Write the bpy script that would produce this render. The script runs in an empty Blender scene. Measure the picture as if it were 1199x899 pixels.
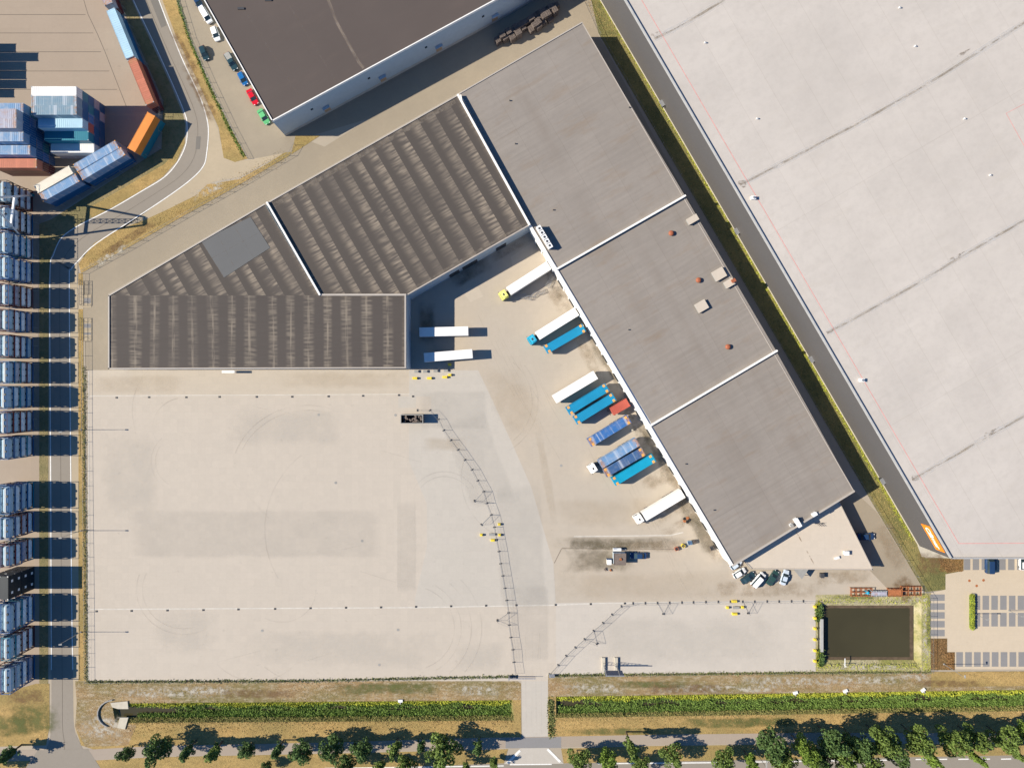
import bpy, bmesh, math, random
from mathutils import Vector, Matrix, geometry
random.seed(11)
R = math.radians
sc = bpy.context.scene
# ------------------------------------------------------------------ camera, world, sun, exposure
S = 0.245          # metres per photo pixel on the ground
H = 198.0          # flying height
CX, CY = 599.5, 449.5
cam_d = bpy.data.cameras.new('camera'); cam = bpy.data.objects.new('camera', cam_d)
sc.collection.objects.link(cam); sc.camera = cam
cam.location = (0, 0, H); cam.rotation_euler = (0, 0, 0)
cam_d.sensor_width = 36; cam_d.lens = 18*H/(599.5*S)
cam_d.clip_start = 1; cam_d.clip_end = 5000
SUN_EL = 37.0
w = bpy.data.worlds.new('World'); sc.world = w; w.use_nodes = True
nt = w.node_tree; bg = nt.nodes['Background']
sky = nt.nodes.new('ShaderNodeTexSky'); sky.sky_type = 'NISHITA'; sky.sun_disc = False
sky.sun_elevation = R(SUN_EL); sky.sun_rotation = R(-90); sky.altitude = 100; sky.air_density = 1.0; sky.dust_density = 0.6
skm = nt.nodes.new('ShaderNodeMix'); skm.data_type = 'RGBA'; skm.blend_type = 'MULTIPLY'; skm.inputs[0].default_value = 1.0
nt.links.new(sky.outputs[0], skm.inputs[6]); skm.inputs[7].default_value = (0.42, 0.85, 1.35, 1)
nt.links.new(skm.outputs[2], bg.inputs[0]); bg.inputs[1].default_value = 0.055
sd = bpy.data.lights.new('sun', 'SUN'); sd.energy = 4.6; sd.angle = R(0.5); sd.color = (1.0, 0.925, 0.79)
sun = bpy.data.objects.new('sun', sd); sc.collection.objects.link(sun)
sun.location = (-100, 0, 150)
sun.rotation_euler = Vector((math.cos(R(SUN_EL)), 0.0, -math.sin(R(SUN_EL)))).to_track_quat('-Z', 'Y').to_euler()
sc.view_settings.view_transform = 'Standard'; sc.view_settings.look = 'None'
sc.view_settings.exposure = 0.68; sc.view_settings.gamma = 1.0
sc.cycles.transparent_max_bounces = 32
sc.render.resolution_x = 1024; sc.render.resolution_y = 767
C = sc.collection

# ------------------------------------------------------------------ helpers
def W(px, py, z=0.0):                      # ground position of a photo pixel
    return Vector(((px-CX)*S, (CY-py)*S, z))
def P(px, py, h):                          # place on the ground under a point seen at (px,py) and h metres up
    k = (H-h)/H
    return Vector(((px-CX)*S*k, (CY-py)*S*k, 0))
ORD = ['first','second','third','fourth','fifth','sixth','seventh','eighth','ninth','tenth','eleventh','twelfth',
 'thirteenth','fourteenth','fifteenth','sixteenth','seventeenth','eighteenth','nineteenth','twentieth']
ORD += ['twenty-'+o for o in ORD[:9]] + ['thirtieth'] + ['thirty-'+o for o in ORD[:9]]

def tag(o, label=None, cat=None, group=None, kind=None):
    if label: o['label'] = label
    if cat: o['category'] = cat
    if group: o['group'] = group
    if kind: o['kind'] = kind
    return o
def thing(name, label, cat, loc=(0,0,0), rz=0.0, group=None):
    o = bpy.data.objects.new(name, None); C.objects.link(o); o.location = loc; o.rotation_euler = (0,0,rz)
    o.empty_display_size = 0.3
    return tag(o, label, cat, group)
def obj(name, bm, m, parent=None, loc=None, rz=0.0, smooth=False, recalc=True):
    if recalc and bm.faces: bmesh.ops.recalc_face_normals(bm, faces=bm.faces)
    me = bpy.data.meshes.new(name); bm.to_mesh(me); bm.free()
    if smooth:
        for p in me.polygons: p.use_smooth = True
    me.materials.append(m)
    o = bpy.data.objects.new(name, me); C.objects.link(o)
    if parent: o.parent = parent
    if loc is not None: o.location = loc
    o.rotation_euler[2] = rz
    return o
def struct(name, bm, m, recalc=True):
    o = obj(name, bm, m, recalc=recalc); o['kind'] = 'structure'; return o
def setmat(o, m):
    o.material_slots[0].link = 'OBJECT'; o.material_slots[0].material = m
def dup(root, loc, rz=0.0, label=None, group=None, scale=None, z=0.0, swap=None):
    r = root.copy(); C.objects.link(r); r.location = (loc[0], loc[1], (loc[2] if len(loc) > 2 else 0)+z); r.rotation_euler = (0,0,rz)
    if scale is not None: r.scale = scale if hasattr(scale, '__len__') else (scale,)*3
    if label: r['label'] = label
    if group: r['group'] = group
    def mm(c):
        if swap and c.type == 'MESH':
            cur = c.material_slots[0].material.name
            if cur in swap: setmat(c, swap[cur])
    mm(r)
    for ch in list(root.children):
        c = ch.copy(); C.objects.link(c); c.parent = r; mm(c)
        for g in ch.children:
            d = g.copy(); C.objects.link(d); d.parent = c; mm(d)
    return r
def purge(root):
    for ch in list(root.children):
        for g in list(ch.children): bpy.data.objects.remove(g)
        bpy.data.objects.remove(ch)
    bpy.data.objects.remove(root)

def bx(bm, x0, x1, y0, y1, z0, z1, mtx=None):
    vs = [bm.verts.new(v) for v in [(x0,y0,z0),(x1,y0,z0),(x1,y1,z0),(x0,y1,z0),(x0,y0,z1),(x1,y0,z1),(x1,y1,z1),(x0,y1,z1)]]
    for f in [(0,3,2,1),(4,5,6,7),(0,1,5,4),(1,2,6,5),(2,3,7,6),(3,0,4,7)]: bm.faces.new([vs[i] for i in f])
    if mtx is not None: bmesh.ops.transform(bm, matrix=mtx, verts=vs)
    return vs
def bar(bm, a, b, w_=0.1, h_=None):
    a = Vector(a); b = Vector(b); d = b-a; L = d.length
    if L < 1e-5: return
    h_ = h_ or w_
    m = Matrix.Translation((a+b)/2) @ d.to_track_quat('X', 'Z').to_matrix().to_4x4()
    bx(bm, -L/2, L/2, -w_/2, w_/2, -h_/2, h_/2, m)
def cyl(bm, a, b, r, n=12, r2=None):
    a = Vector(a); b = Vector(b); d = b-a; L = d.length
    q = d.to_track_quat('Z', 'Y').to_matrix().to_4x4()
    r2 = r if r2 is None else r2
    bmesh.ops.create_cone(bm, cap_ends=True, segments=n, radius1=r, radius2=max(r2, 1e-4), depth=L, matrix=Matrix.Translation((a+b)/2) @ q)
def lathe(bm, prof, n=16, axis='Z', mtx=None):
    rings = []
    allv = []
    for (r, t) in prof:
        ring = []
        for i in range(n):
            a = 2*math.pi*i/n
            v = (r*math.cos(a), r*math.sin(a), t) if axis == 'Z' else (r*math.cos(a), t, r*math.sin(a))
            ring.append(bm.verts.new(v))
        rings.append(ring); allv += ring
    for j in range(len(rings)-1):
        for i in range(n):
            bm.faces.new((rings[j][i], rings[j][(i+1) % n], rings[j+1][(i+1) % n], rings[j+1][i]))
    for ring in (rings[0], rings[-1]):
        bm.faces.new(ring)
    if mtx is not None: bmesh.ops.transform(bm, matrix=mtx, verts=allv)
def poly(bm, pts, z):                      # flat polygon, list of ground pixels
    vs = [bm.verts.new(W(x, y, z)) for x, y in pts]
    f = bm.faces.new(vs)
    f.normal_update()
    if f.normal.z < 0: f.normal_flip()
    if len(vs) > 4: bmesh.ops.triangulate(bm, faces=[f], ngon_method='EAR_CLIP')
def prism(bm, pts, z0, z1, off=Vector((0,0,0)), top=True):      # pts world xy
    n = len(pts)
    lo = [bm.verts.new((p[0]-off.x, p[1]-off.y, z0)) for p in pts]
    hi = [bm.verts.new((p[0]-off.x, p[1]-off.y, z1)) for p in pts]
    for i in range(n): bm.faces.new((lo[i], lo[(i+1) % n], hi[(i+1) % n], hi[i]))
    if top:
        fs = [bm.faces.new(hi), bm.faces.new(lo[::-1])]
        if n > 4: bmesh.ops.triangulate(bm, faces=fs, ngon_method='EAR_CLIP')
def wall_run(bm, a, b, t, z0, z1, off=Vector((0,0,0))):
    a = Vector((a[0]-off.x, a[1]-off.y, 0)); b = Vector((b[0]-off.x, b[1]-off.y, 0)); d = b-a; L = d.length
    m = Matrix.Translation(a) @ Matrix.Rotation(math.atan2(d.y, d.x), 4, 'Z')
    bx(bm, 0, L, -t/2, t/2, z0, z1, m)
LEV = {}
def sheet(name, polys, z, m):              # every sheet lies a little above the one before it
    bm = bmesh.new(); key = round(z, 4)
    for p in polys:
        LEV[key] = LEV.get(key, 0)+1
        poly(bm, p, z+0.0004*LEV[key])
    return struct(name, bm, m, recalc=False)
def strip_pts(line, wpx):                  # polyline (pixels) -> closed outline of given width
    L = []; Rr = []
    for i, (x, y) in enumerate(line):
        x0, y0 = line[max(i-1, 0)]; x1, y1 = line[min(i+1, len(line)-1)]
        d = math.hypot(x1-x0, y1-y0) or 1; nx, ny = -(y1-y0)/d, (x1-x0)/d
        L.append((x+nx*wpx/2, y+ny*wpx/2)); Rr.append((x-nx*wpx/2, y-ny*wpx/2))
    return L, Rr
def strip(bm, line, wpx, z):
    L, Rr = strip_pts(line, wpx)
    for i in range(len(L)-1):
        poly(bm, [L[i], L[i+1], Rr[i+1], Rr[i]], z)
def smooth_line(pts, n=6):
    out = []
    for i in range(len(pts)-1):
        p0 = pts[max(i-1, 0)]; p1 = pts[i]; p2 = pts[i+1]; p3 = pts[min(i+2, len(pts)-1)]
        for k in range(n):
            t = k/n
            out.append(tuple(0.5*((2*p1[j]) + (-p0[j]+p2[j])*t + (2*p0[j]-5*p1[j]+4*p2[j]-p3[j])*t*t + (-p0[j]+3*p1[j]-3*p2[j]+p3[j])*t**3) for j in (0, 1)))
    out.append(pts[-1]); return out

# ------------------------------------------------------------------ materials
def srgb(r, g, b):
    f = lambda c: (c/255/12.92 if c <= 10 else ((c/255+0.055)/1.055)**2.4)
    return (f(r), f(g), f(b), 1)
class NT:
    def __init__(s, name, rough=0.85, metal=0.0):
        s.m = bpy.data.materials.new(name); s.m.use_nodes = True; s.t = s.m.node_tree
        s.b = s.t.nodes['Principled BSDF']; s.b.inputs['Roughness'].default_value = rough
        s.b.inputs['Metallic'].default_value = metal
        s.b.inputs['Specular IOR Level'].default_value = 0.3
        s.geo = None
    def n(s, ty, **kw):
        nd = s.t.nodes.new(ty)
        for k, v in kw.items(): setattr(nd, k, v)
        return nd
    def l(s, a, b): s.t.links.new(a, b)
    def coord(s, ang=0.0, sx=1.0, sy=1.0, local=False, sz=1.0):
        if local:
            tc = s.n('ShaderNodeTexCoord').outputs['Object']
        else:
            s.geo = s.geo or s.n('ShaderNodeNewGeometry'); tc = s.geo.outputs['Position']
        r = s.n('ShaderNodeMapping'); r.vector_type = 'POINT'
        r.inputs['Rotation'].default_value = (0, 0, -ang); s.l(tc, r.inputs['Vector'])
        q = s.n('ShaderNodeMapping'); q.inputs['Scale'].default_value = (sx, sy, sz); s.l(r.outputs[0], q.inputs['Vector'])
        return q.outputs[0]
    def noise(s, vec, scale, detail=4, rough=0.55, lo=0.3, hi=0.7, dist=0.0):
        nz = s.n('ShaderNodeTexNoise'); nz.inputs['Scale'].default_value = scale; nz.inputs['Detail'].default_value = detail
        nz.inputs['Roughness'].default_value = rough; nz.inputs['Distortion'].default_value = dist; s.l(vec, nz.inputs['Vector'])
        mr = s.n('ShaderNodeMapRange'); mr.inputs[1].default_value = lo; mr.inputs[2].default_value = hi; s.l(nz.outputs[0], mr.inputs[0])
        return mr.outputs[0]
    def mix(s, fac, a, b, blend='MIX'):
        mx = s.n('ShaderNodeMix', data_type='RGBA'); mx.blend_type = blend
        for i, v in ((0, fac), (6, a), (7, b)):
            if hasattr(v, 'links') or hasattr(v, 'is_linked'): s.l(v, mx.inputs[i])
            else: mx.inputs[i].default_value = v
        return mx.outputs[2]
    def math(s, op, a, b=0.0, c=0.0):
        m = s.n('ShaderNodeMath', operation=op)
        for i, v in ((0, a), (1, b), (2, c)):
            if hasattr(v, 'is_linked'): s.l(v, m.inputs[i])
            else: m.inputs[i].default_value = v
        return m.outputs[0]
    def out(s, col, bump=None, bstr=0.3, bdist=0.05):
        if hasattr(col, 'is_linked'): s.l(col, s.b.inputs['Base Color'])
        else: s.b.inputs['Base Color'].default_value = col
        if bump is not None:
            bp = s.n('ShaderNodeBump'); bp.inputs['Strength'].default_value = bstr; bp.inputs['Distance'].default_value = bdist
            s.l(bump, bp.inputs['Height']); s.l(bp.outputs[0], s.b.inputs['Normal'])
        return s.m
def sc3(c, f): return (c[0]*f, c[1]*f, c[2]*f, 1)

def paving(name, c, joint=0.0, slab=2.0, var=0.06, ang=0.0, stain=0.25, warm=None):
    m = NT(name, 0.9); v = m.coord(ang)
    big = m.noise(v, 0.025, 5, 0.6)
    med = m.noise(v, 0.25, 6, 0.65)
    fine = m.noise(v, 3.0, 4, 0.7, 0.2, 0.8)
    col = m.mix(big, sc3(c, 1-var), sc3(c, 1+var))
    if warm: col = m.mix(m.math('MULTIPLY', m.noise(v, 0.05, 3, 0.5, 0.45, 0.75), 0.6), col, warm)
    col = m.mix(m.math('MULTIPLY', med, stain), col, sc3(c, 0.86))
    col = m.mix(m.math('MULTIPLY', fine, 0.4), col, sc3(c, 1.14))
    mot = m.noise(v, 0.9, 6, 0.8, 0.42, 0.62); col = m.mix(m.math('MULTIPLY', mot, 0.3), col, sc3(c, 0.90))
    spots = m.noise(v, 0.6, 3, 0.5, 0.68, 0.80)
    col = m.mix(m.math('MULTIPLY', spots, 0.35), col, sc3(c, 0.6))
    if joint > 0:
        br = m.n('ShaderNodeTexBrick'); br.offset = 0.0; br.squash = 1.0
        br.inputs['Scale'].default_value = 1.0; br.inputs['Mortar Size'].default_value = 0.02
        br.inputs['Brick Width'].default_value = slab; br.inputs['Row Height'].default_value = slab
        br.inputs['Color1'].default_value = (0.90, 0.90, 0.90, 1); br.inputs['Color2'].default_value = (1.04, 1.03, 1.02, 1)
        br.inputs['Mortar'].default_value = (0.75, 0.73, 0.7, 1); m.l(v, br.inputs['Vector'])
        col = m.mix(joint, col, br.outputs[0], 'MULTIPLY')
    return m.out(col, fine, 0.2, 0.02)
def grassy(name, cols, scale=0.25, bump=0.25, fs=2.2):
    m = NT(name, 0.95); v = m.coord(0, 0.55, 1.3) if 'dry' in name else m.coord()
    a = m.noise(v, scale, 5, 0.65, 0.35, 0.65, 0.4); b = m.noise(v, scale*0.3, 3, 0.5, 0.4, 0.62)
    f = m.noise(v, fs, 4, 0.7, 0.25, 0.75); g = m.noise(v, fs*0.35, 6, 0.75, 0.48, 0.62)
    col = m.mix(a, cols[0], cols[1]); col = m.mix(b, col, cols[2])
    col = m.mix(m.math('MULTIPLY', g, 0.65), col, cols[3])
    col = m.mix(m.math('MULTIPLY', f, 0.5), col, sc3(cols[1], 1.25))
    return m.out(col, f, bump*2, 0.35)
def plain(name, c, rough=0.5, metal=0.0, var=0.10, scale=0.8, spec=None, dirt=None, dirt_amt=0.3):
    m = NT(name, rough, metal); v = m.coord()
    if spec is not None: m.b.inputs['Specular IOR Level'].default_value = spec
    n = m.noise(v, scale, 5, 0.6)
    col = m.mix(n, sc3(c, 1-var), sc3(c, 1+var))
    if dirt:
        d = m.noise(v, 1.3, 6, 0.7, 0.5, 0.75)
        col = m.mix(m.math('MULTIPLY', d, dirt_amt), col, dirt)
    return m.out(col)
def ribbed(name, c, ang, rib=0.5, band=None, bandc=None, blotch=None, blotch_amt=0.4, ribamt=0.12, stretch=0.12, rough=0.8, stripe=None, crest=0.0, bandamt=0.75, saw=True):
    """metal or bitumen sheet: fine ribs run along ang, soft bands across"""
    m = NT(name, rough); v = m.coord(ang)
    big = m.noise(v, 0.04, 5, 0.6)
    col = m.mix(big, sc3(c, 0.93), sc3(c, 1.06))
    rv = m.coord(ang, stretch*0.5, 1.0/rib)
    rb = m.noise(rv, 1.0, 2, 0.5, 0.35, 0.65)
    col = m.mix(m.math('MULTIPLY', rb, ribamt*2), col, sc3(c, 1.35 if band else 0.8))
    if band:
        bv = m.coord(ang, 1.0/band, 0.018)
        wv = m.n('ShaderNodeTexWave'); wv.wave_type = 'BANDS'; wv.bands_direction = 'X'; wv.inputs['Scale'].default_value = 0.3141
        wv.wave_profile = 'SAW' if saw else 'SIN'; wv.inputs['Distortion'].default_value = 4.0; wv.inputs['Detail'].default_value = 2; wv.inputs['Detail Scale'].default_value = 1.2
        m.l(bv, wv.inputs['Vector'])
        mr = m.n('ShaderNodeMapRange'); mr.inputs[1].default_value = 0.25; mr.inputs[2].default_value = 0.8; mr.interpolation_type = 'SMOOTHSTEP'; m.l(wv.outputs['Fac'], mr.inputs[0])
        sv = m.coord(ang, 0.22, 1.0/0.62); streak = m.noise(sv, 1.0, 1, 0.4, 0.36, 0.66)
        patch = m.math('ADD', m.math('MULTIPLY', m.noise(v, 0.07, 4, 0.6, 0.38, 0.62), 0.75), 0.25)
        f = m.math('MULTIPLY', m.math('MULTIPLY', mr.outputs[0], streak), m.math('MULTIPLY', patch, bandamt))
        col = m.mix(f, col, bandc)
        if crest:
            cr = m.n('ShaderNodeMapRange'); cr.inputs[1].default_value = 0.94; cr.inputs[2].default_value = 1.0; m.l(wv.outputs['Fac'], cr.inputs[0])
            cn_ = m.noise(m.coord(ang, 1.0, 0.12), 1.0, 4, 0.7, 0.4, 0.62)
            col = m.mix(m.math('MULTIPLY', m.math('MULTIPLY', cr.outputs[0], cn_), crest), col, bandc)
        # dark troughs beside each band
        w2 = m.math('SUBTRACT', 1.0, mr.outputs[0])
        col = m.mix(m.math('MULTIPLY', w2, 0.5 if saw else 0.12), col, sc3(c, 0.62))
    if stripe:
        s2 = m.coord(ang, 1.0/7.5, 0.004); st_ = m.noise(s2, 1.0, 3, 0.55, 0.5, 0.72, 0.2)
        pt_ = m.noise(v, 0.05, 3, 0.6, 0.35, 0.65)
        col = m.mix(m.math('MULTIPLY', m.math('MULTIPLY', st_, pt_), 0.75), col, stripe)
        pan = m.noise(m.coord(ang, 1/14.0, 1/9.0), 1.0, 1, 0.4, 0.35, 0.65); col = m.mix(m.math('MULTIPLY', pan, 0.25), col, sc3(c, 1.18))
        mo = m.noise(v, 0.5, 6, 0.75, 0.45, 0.65); col = m.mix(m.math('MULTIPLY', mo, 0.3), col, sc3(c, 0.8))
        br = m.n('ShaderNodeTexBrick'); br.offset = 0.0; br.inputs['Scale'].default_value = 1.0; br.inputs['Mortar Size'].default_value = 0.06; br.inputs['Brick Width'].default_value = 9.0; br.inputs['Row Height'].default_value = 60.0
        br.inputs['Color1'].default_value = (1,1,1,1); br.inputs['Color2'].default_value = (.95,.95,.95,1); br.inputs['Mortar'].default_value = (.8,.78,.76,1); m.l(v, br.inputs['Vector']); col = m.mix(0.6, col, br.outputs[0], 'MULTIPLY')
    if blotch:
        bl = m.noise(m.coord(ang, 0.25, 0.9), 0.35, 5, 0.65, 0.55, 0.78)
        col = m.mix(m.math('MULTIPLY', bl, blotch_amt), col, blotch)
    return m.out(col, rb, 0.25, 0.03)

A_RIB = math.atan2(0.5, 0.866)      # along the ribs of the slanted halls (up to the right)
M = {}
M['ground'] = paving('ground_paving', (0.37, 0.315, 0.245, 1), 0.25, 3.0, 0.07)
M['yard'] = paving('yard_slabs', (0.475, 0.415, 0.345, 1), 0.28, 2.0, 0.03, stain=0.2)
M['yard_b'] = paving('yard_slabs_grey', (0.455, 0.412, 0.355, 1), 0.25, 2.0, 0.03, stain=0.2)
M['yard_c'] = paving('apron_paving', (0.43, 0.37, 0.298, 1), 0.2, 2.0, 0.05, stain=0.3, warm=(0.46, 0.37, 0.27, 1))
M['yard_d'] = paving('yard_slabs_pale', (0.48, 0.43, 0.37, 1), 0.25, 2.0, 0.03, stain=0.2)
M['yard_e'] = paving('yard_slabs_warm', (0.465, 0.40, 0.32, 1), 0.25, 2.0, 0.03, stain=0.2)
M['worn'] = paving('worn_muddy_paving', (0.27, 0.225, 0.16, 1), 0.2, 2.0, 0.12, stain=0.6)
M['lane'] = paving('lane_paving', (0.30, 0.25, 0.185, 1), 0.15, 2.0, 0.10, ang=R(30), stain=0.5, warm=(0.36,0.29,0.2,1))
M['depot'] = paving('depot_paving', (0.34, 0.27, 0.205, 1), 0.3, 6.0, 0.06, stain=0.3)
M['joint'] = plain('dark_joint', (0.16, 0.13, 0.10, 1), 0.9)
M['gutter'] = plain('pale_gutter', (0.54, 0.50, 0.44, 1), 0.9, var=0.12)
M['asphalt'] = paving('road_asphalt', (0.255, 0.222, 0.182, 1), 0, 2, 0.08, stain=0.35)
M['asphalt_dk'] = paving('dark_asphalt', (0.17, 0.155, 0.135, 1), 0, 2, 0.08, stain=0.3)
M['cycle'] = paving('cycle_path_asphalt', (0.33, 0.27, 0.215, 1), 0, 2, 0.06, stain=0.3)
M['sand'] = paving('sandy_shoulder', (0.40, 0.325, 0.225, 1), 0, 2, 0.12, stain=0.5)
M['bay'] = paving('grey_bay_paving', (0.23, 0.22, 0.215, 1), 0, 2, 0.05)
M['parking'] = paving('car_park_paving', (0.52, 0.43, 0.32, 1), 0.2, 1.5, 0.04, stain=0.15)
M['line'] = plain('road_paint', (0.72, 0.70, 0.66, 1), 0.7, var=0.15, scale=2)
M['redline'] = plain('red_roof_line', (0.62, 0.30, 0.27, 1), 0.7, var=0.15)
M['dry'] = grassy('dry_grass', [(0.47,0.32,0.125,1),(0.37,0.24,0.09,1),(0.24,0.19,0.07,1),(0.18,0.13,0.05,1)])
M['dryrough'] = grassy('rough_dry_grass', [(0.38,0.27,0.14,1),(0.27,0.17,0.08,1),(0.17,0.155,0.06,1),(0.50,0.44,0.33,1)], 0.35, 0.3, 2.6)
M['olive'] = grassy('olive_grass', [(0.20,0.175,0.06,1),(0.13,0.125,0.045,1),(0.28,0.22,0.08,1),(0.075,0.085,0.03,1)])
M['green'] = grassy('green_bank_grass', [(0.19,0.21,0.04,1),(0.36,0.30,0.13,1),(0.46,0.40,0.27,1),(0.10,0.13,0.03,1)], 0.45)
M['brownbush'] = grassy('rusty_ground_shrubs', [(0.20,0.12,0.05,1),(0.14,0.085,0.035,1),(0.24,0.16,0.06,1),(0.07,0.05,0.025,1)], 0.5)
M['soil'] = plain('damp_soil', (0.10, 0.07, 0.045, 1), 0.95, var=0.3)
M['vergemix'] = grassy('sparse_verge', [(0.24,0.20,0.09,1),(0.17,0.145,0.07,1),(0.32,0.24,0.12,1),(0.12,0.12,0.045,1)])
M['shade_soil'] = grassy('dark_bank_soil', [(0.10,0.08,0.055,1),(0.13,0.10,0.06,1),(0.08,0.08,0.04,1),(0.05,0.05,0.03,1)])
wt = NT('still_water', 0.12); wt.b.inputs['Specular IOR Level'].default_value = 0.5
wv = wt.coord(); M['water'] = wt.out(wt.mix(wt.noise(wv, 0.05, 3), (0.046,0.040,0.020,1), (0.060,0.052,0.026,1)), wt.noise(wv, 1.5, 3), 0.05, 0.02)
M['paleroof'] = ribbed('pale_membrane_roof', (0.505, 0.455, 0.405, 1), A_RIB, 1.5, blotch=(0.44,0.385,0.32,1), blotch_amt=0.3, ribamt=0.06, stripe=(0.455,0.41,0.37,1))
M['greyroof'] = ribbed('grey_sheet_roof', (0.268, 0.234, 0.202, 1), A_RIB, 0.9, blotch=(0.22,0.155,0.10,1), blotch_amt=0.5, ribamt=0.24, stripe=(0.20,0.165,0.135,1))
M['darkroof'] = ribbed('dark_sheet_roof', (0.090, 0.075, 0.064, 1), A_RIB, 0.9, band=4.6, bandc=(0.34,0.275,0.205,1), ribamt=0.05)
M['darkroof_e'] = ribbed('dark_sheet_roof_low', (0.076, 0.063, 0.055, 1), 0.0, 0.75, band=5.3, bandc=(0.26,0.215,0.165,1), ribamt=0.09, crest=0.75, bandamt=0.6, saw=False)
M['brownroof'] = ribbed('brown_bitumen_roof', (0.092, 0.072, 0.063, 1), A_RIB, 2.5, blotch=(0.12,0.09,0.075,1), blotch_amt=0.3, ribamt=0.03)
M['officeroof'] = paving('gravel_roof', (0.53, 0.455, 0.37, 1), 0.25, 2.0, 0.02, stain=0.08)
M['patchroof'] = ribbed('blue_grey_roof_panels', (0.125, 0.124, 0.122, 1), A_RIB, 2.0, ribamt=0.04)
M['whitewall'] = plain('white_wall_panels', (0.78, 0.77, 0.75, 1), 0.6, var=0.04)
M['greywall'] = plain('pale_grey_wall', (0.40, 0.46, 0.50, 1), 0.6, var=0.05)
M['plinth'] = plain('concrete_plinth', (0.38, 0.37, 0.35, 1), 0.9, var=0.1)
M['darkwall'] = ribbed('dark_cladding', (0.102, 0.094, 0.091, 1), R(90), 1.0, ribamt=0.03)
M['cap'] = plain('white_coping', (0.80, 0.77, 0.72, 1), 0.5, var=0.05)
M['capgrey'] = plain('grey_coping', (0.42, 0.37, 0.32, 1), 0.6, var=0.06)
M['tanwood'] = plain('tan_door', (0.40, 0.27, 0.17, 1), 0.7)
M['darkdoor'] = plain('dark_opening', (0.03, 0.035, 0.04, 1), 0.5)
M['terracotta'] = plain('orange_dome', (0.34, 0.105, 0.05, 1), 0.6)
M['metal'] = plain('galvanised_steel', (0.42, 0.42, 0.42, 1), 0.45, 0.6)
M['whitemetal'] = plain('white_painted_metal', (0.80, 0.79, 0.77, 1), 0.4, var=0.03)
M['darkmetal'] = plain('dark_steel', (0.06, 0.06, 0.065, 1), 0.5)
M['rust'] = plain('rusty_steel', (0.36, 0.13, 0.05, 1), 0.8, var=0.3, scale=2)
M['yellow'] = plain('yellow_concrete', (0.72, 0.56, 0.06, 1), 0.7, var=0.08)
M['concrete'] = plain('pale_concrete', (0.50, 0.45, 0.36, 1), 0.85)
M['greyconc'] = plain('grey_concrete', (0.30, 0.29, 0.27, 1), 0.85)
M['orangesign'] = plain('orange_sign', (0.90, 0.26, 0.02, 1), 0.5, var=0.03)
M['rubber'] = plain('black_rubber', (0.02, 0.02, 0.02, 1), 0.8)
M['glass'] = plain('dark_glass', (0.03, 0.05, 0.06, 1), 0.08, spec=0.6)
M['woodgrey'] = plain('weathered_wood', (0.17, 0.135, 0.115, 1), 0.9, var=0.3, scale=3)
M['lampglass'] = plain('lamp_lens', (0.7, 0.7, 0.68, 1), 0.2)
M['redlens'] = plain('red_lens', (0.4, 0.02, 0.02, 1), 0.3)
M['mesh'] = plain('fence_wire', (0.22, 0.22, 0.21, 1), 0.6, 0.3)
M['bark'] = plain('bark', (0.10, 0.075, 0.05, 1), 0.95, var=0.25, scale=4)
def leafm(name, c):
    m = NT(name, 0.75); v = m.coord()
    a = m.noise(v, 0.45, 4, 0.6); b = m.noise(v, 3.5, 2, 0.5)
    col = m.mix(a, sc3(c, 0.68), sc3(c, 1.35)); col = m.mix(m.math('MULTIPLY', b, 0.4), col, (c[0]*1.7, c[1]*1.45, c[2]*1.1, 1))
    return m.out(col)
M['leaf_a'] = leafm('dark_leaves', (0.075, 0.13, 0.038, 1))
M['leaf_b'] = leafm('olive_leaves', (0.115, 0.17, 0.038, 1))
M['leaf_c'] = leafm('bright_leaves', (0.14, 0.215, 0.035, 1))
M['reed'] = leafm('reed_blades', (0.13, 0.205, 0.042, 1))
M['reed_y'] = leafm('yellow_reed_blades', (0.35, 0.38, 0.045, 1))
M['reed_d'] = leafm('dry_stems', (0.37, 0.27, 0.115, 1))
M['weed'] = leafm('weed_leaves', (0.15, 0.17, 0.06, 1))
M['olivestem'] = leafm('olive_stems', (0.20, 0.19, 0.06, 1))
M['rustleaf'] = leafm('rusty_leaves', (0.24, 0.14, 0.06, 1))
M['hedge'] = leafm('hedge_leaves', (0.26, 0.31, 0.04, 1))

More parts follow.
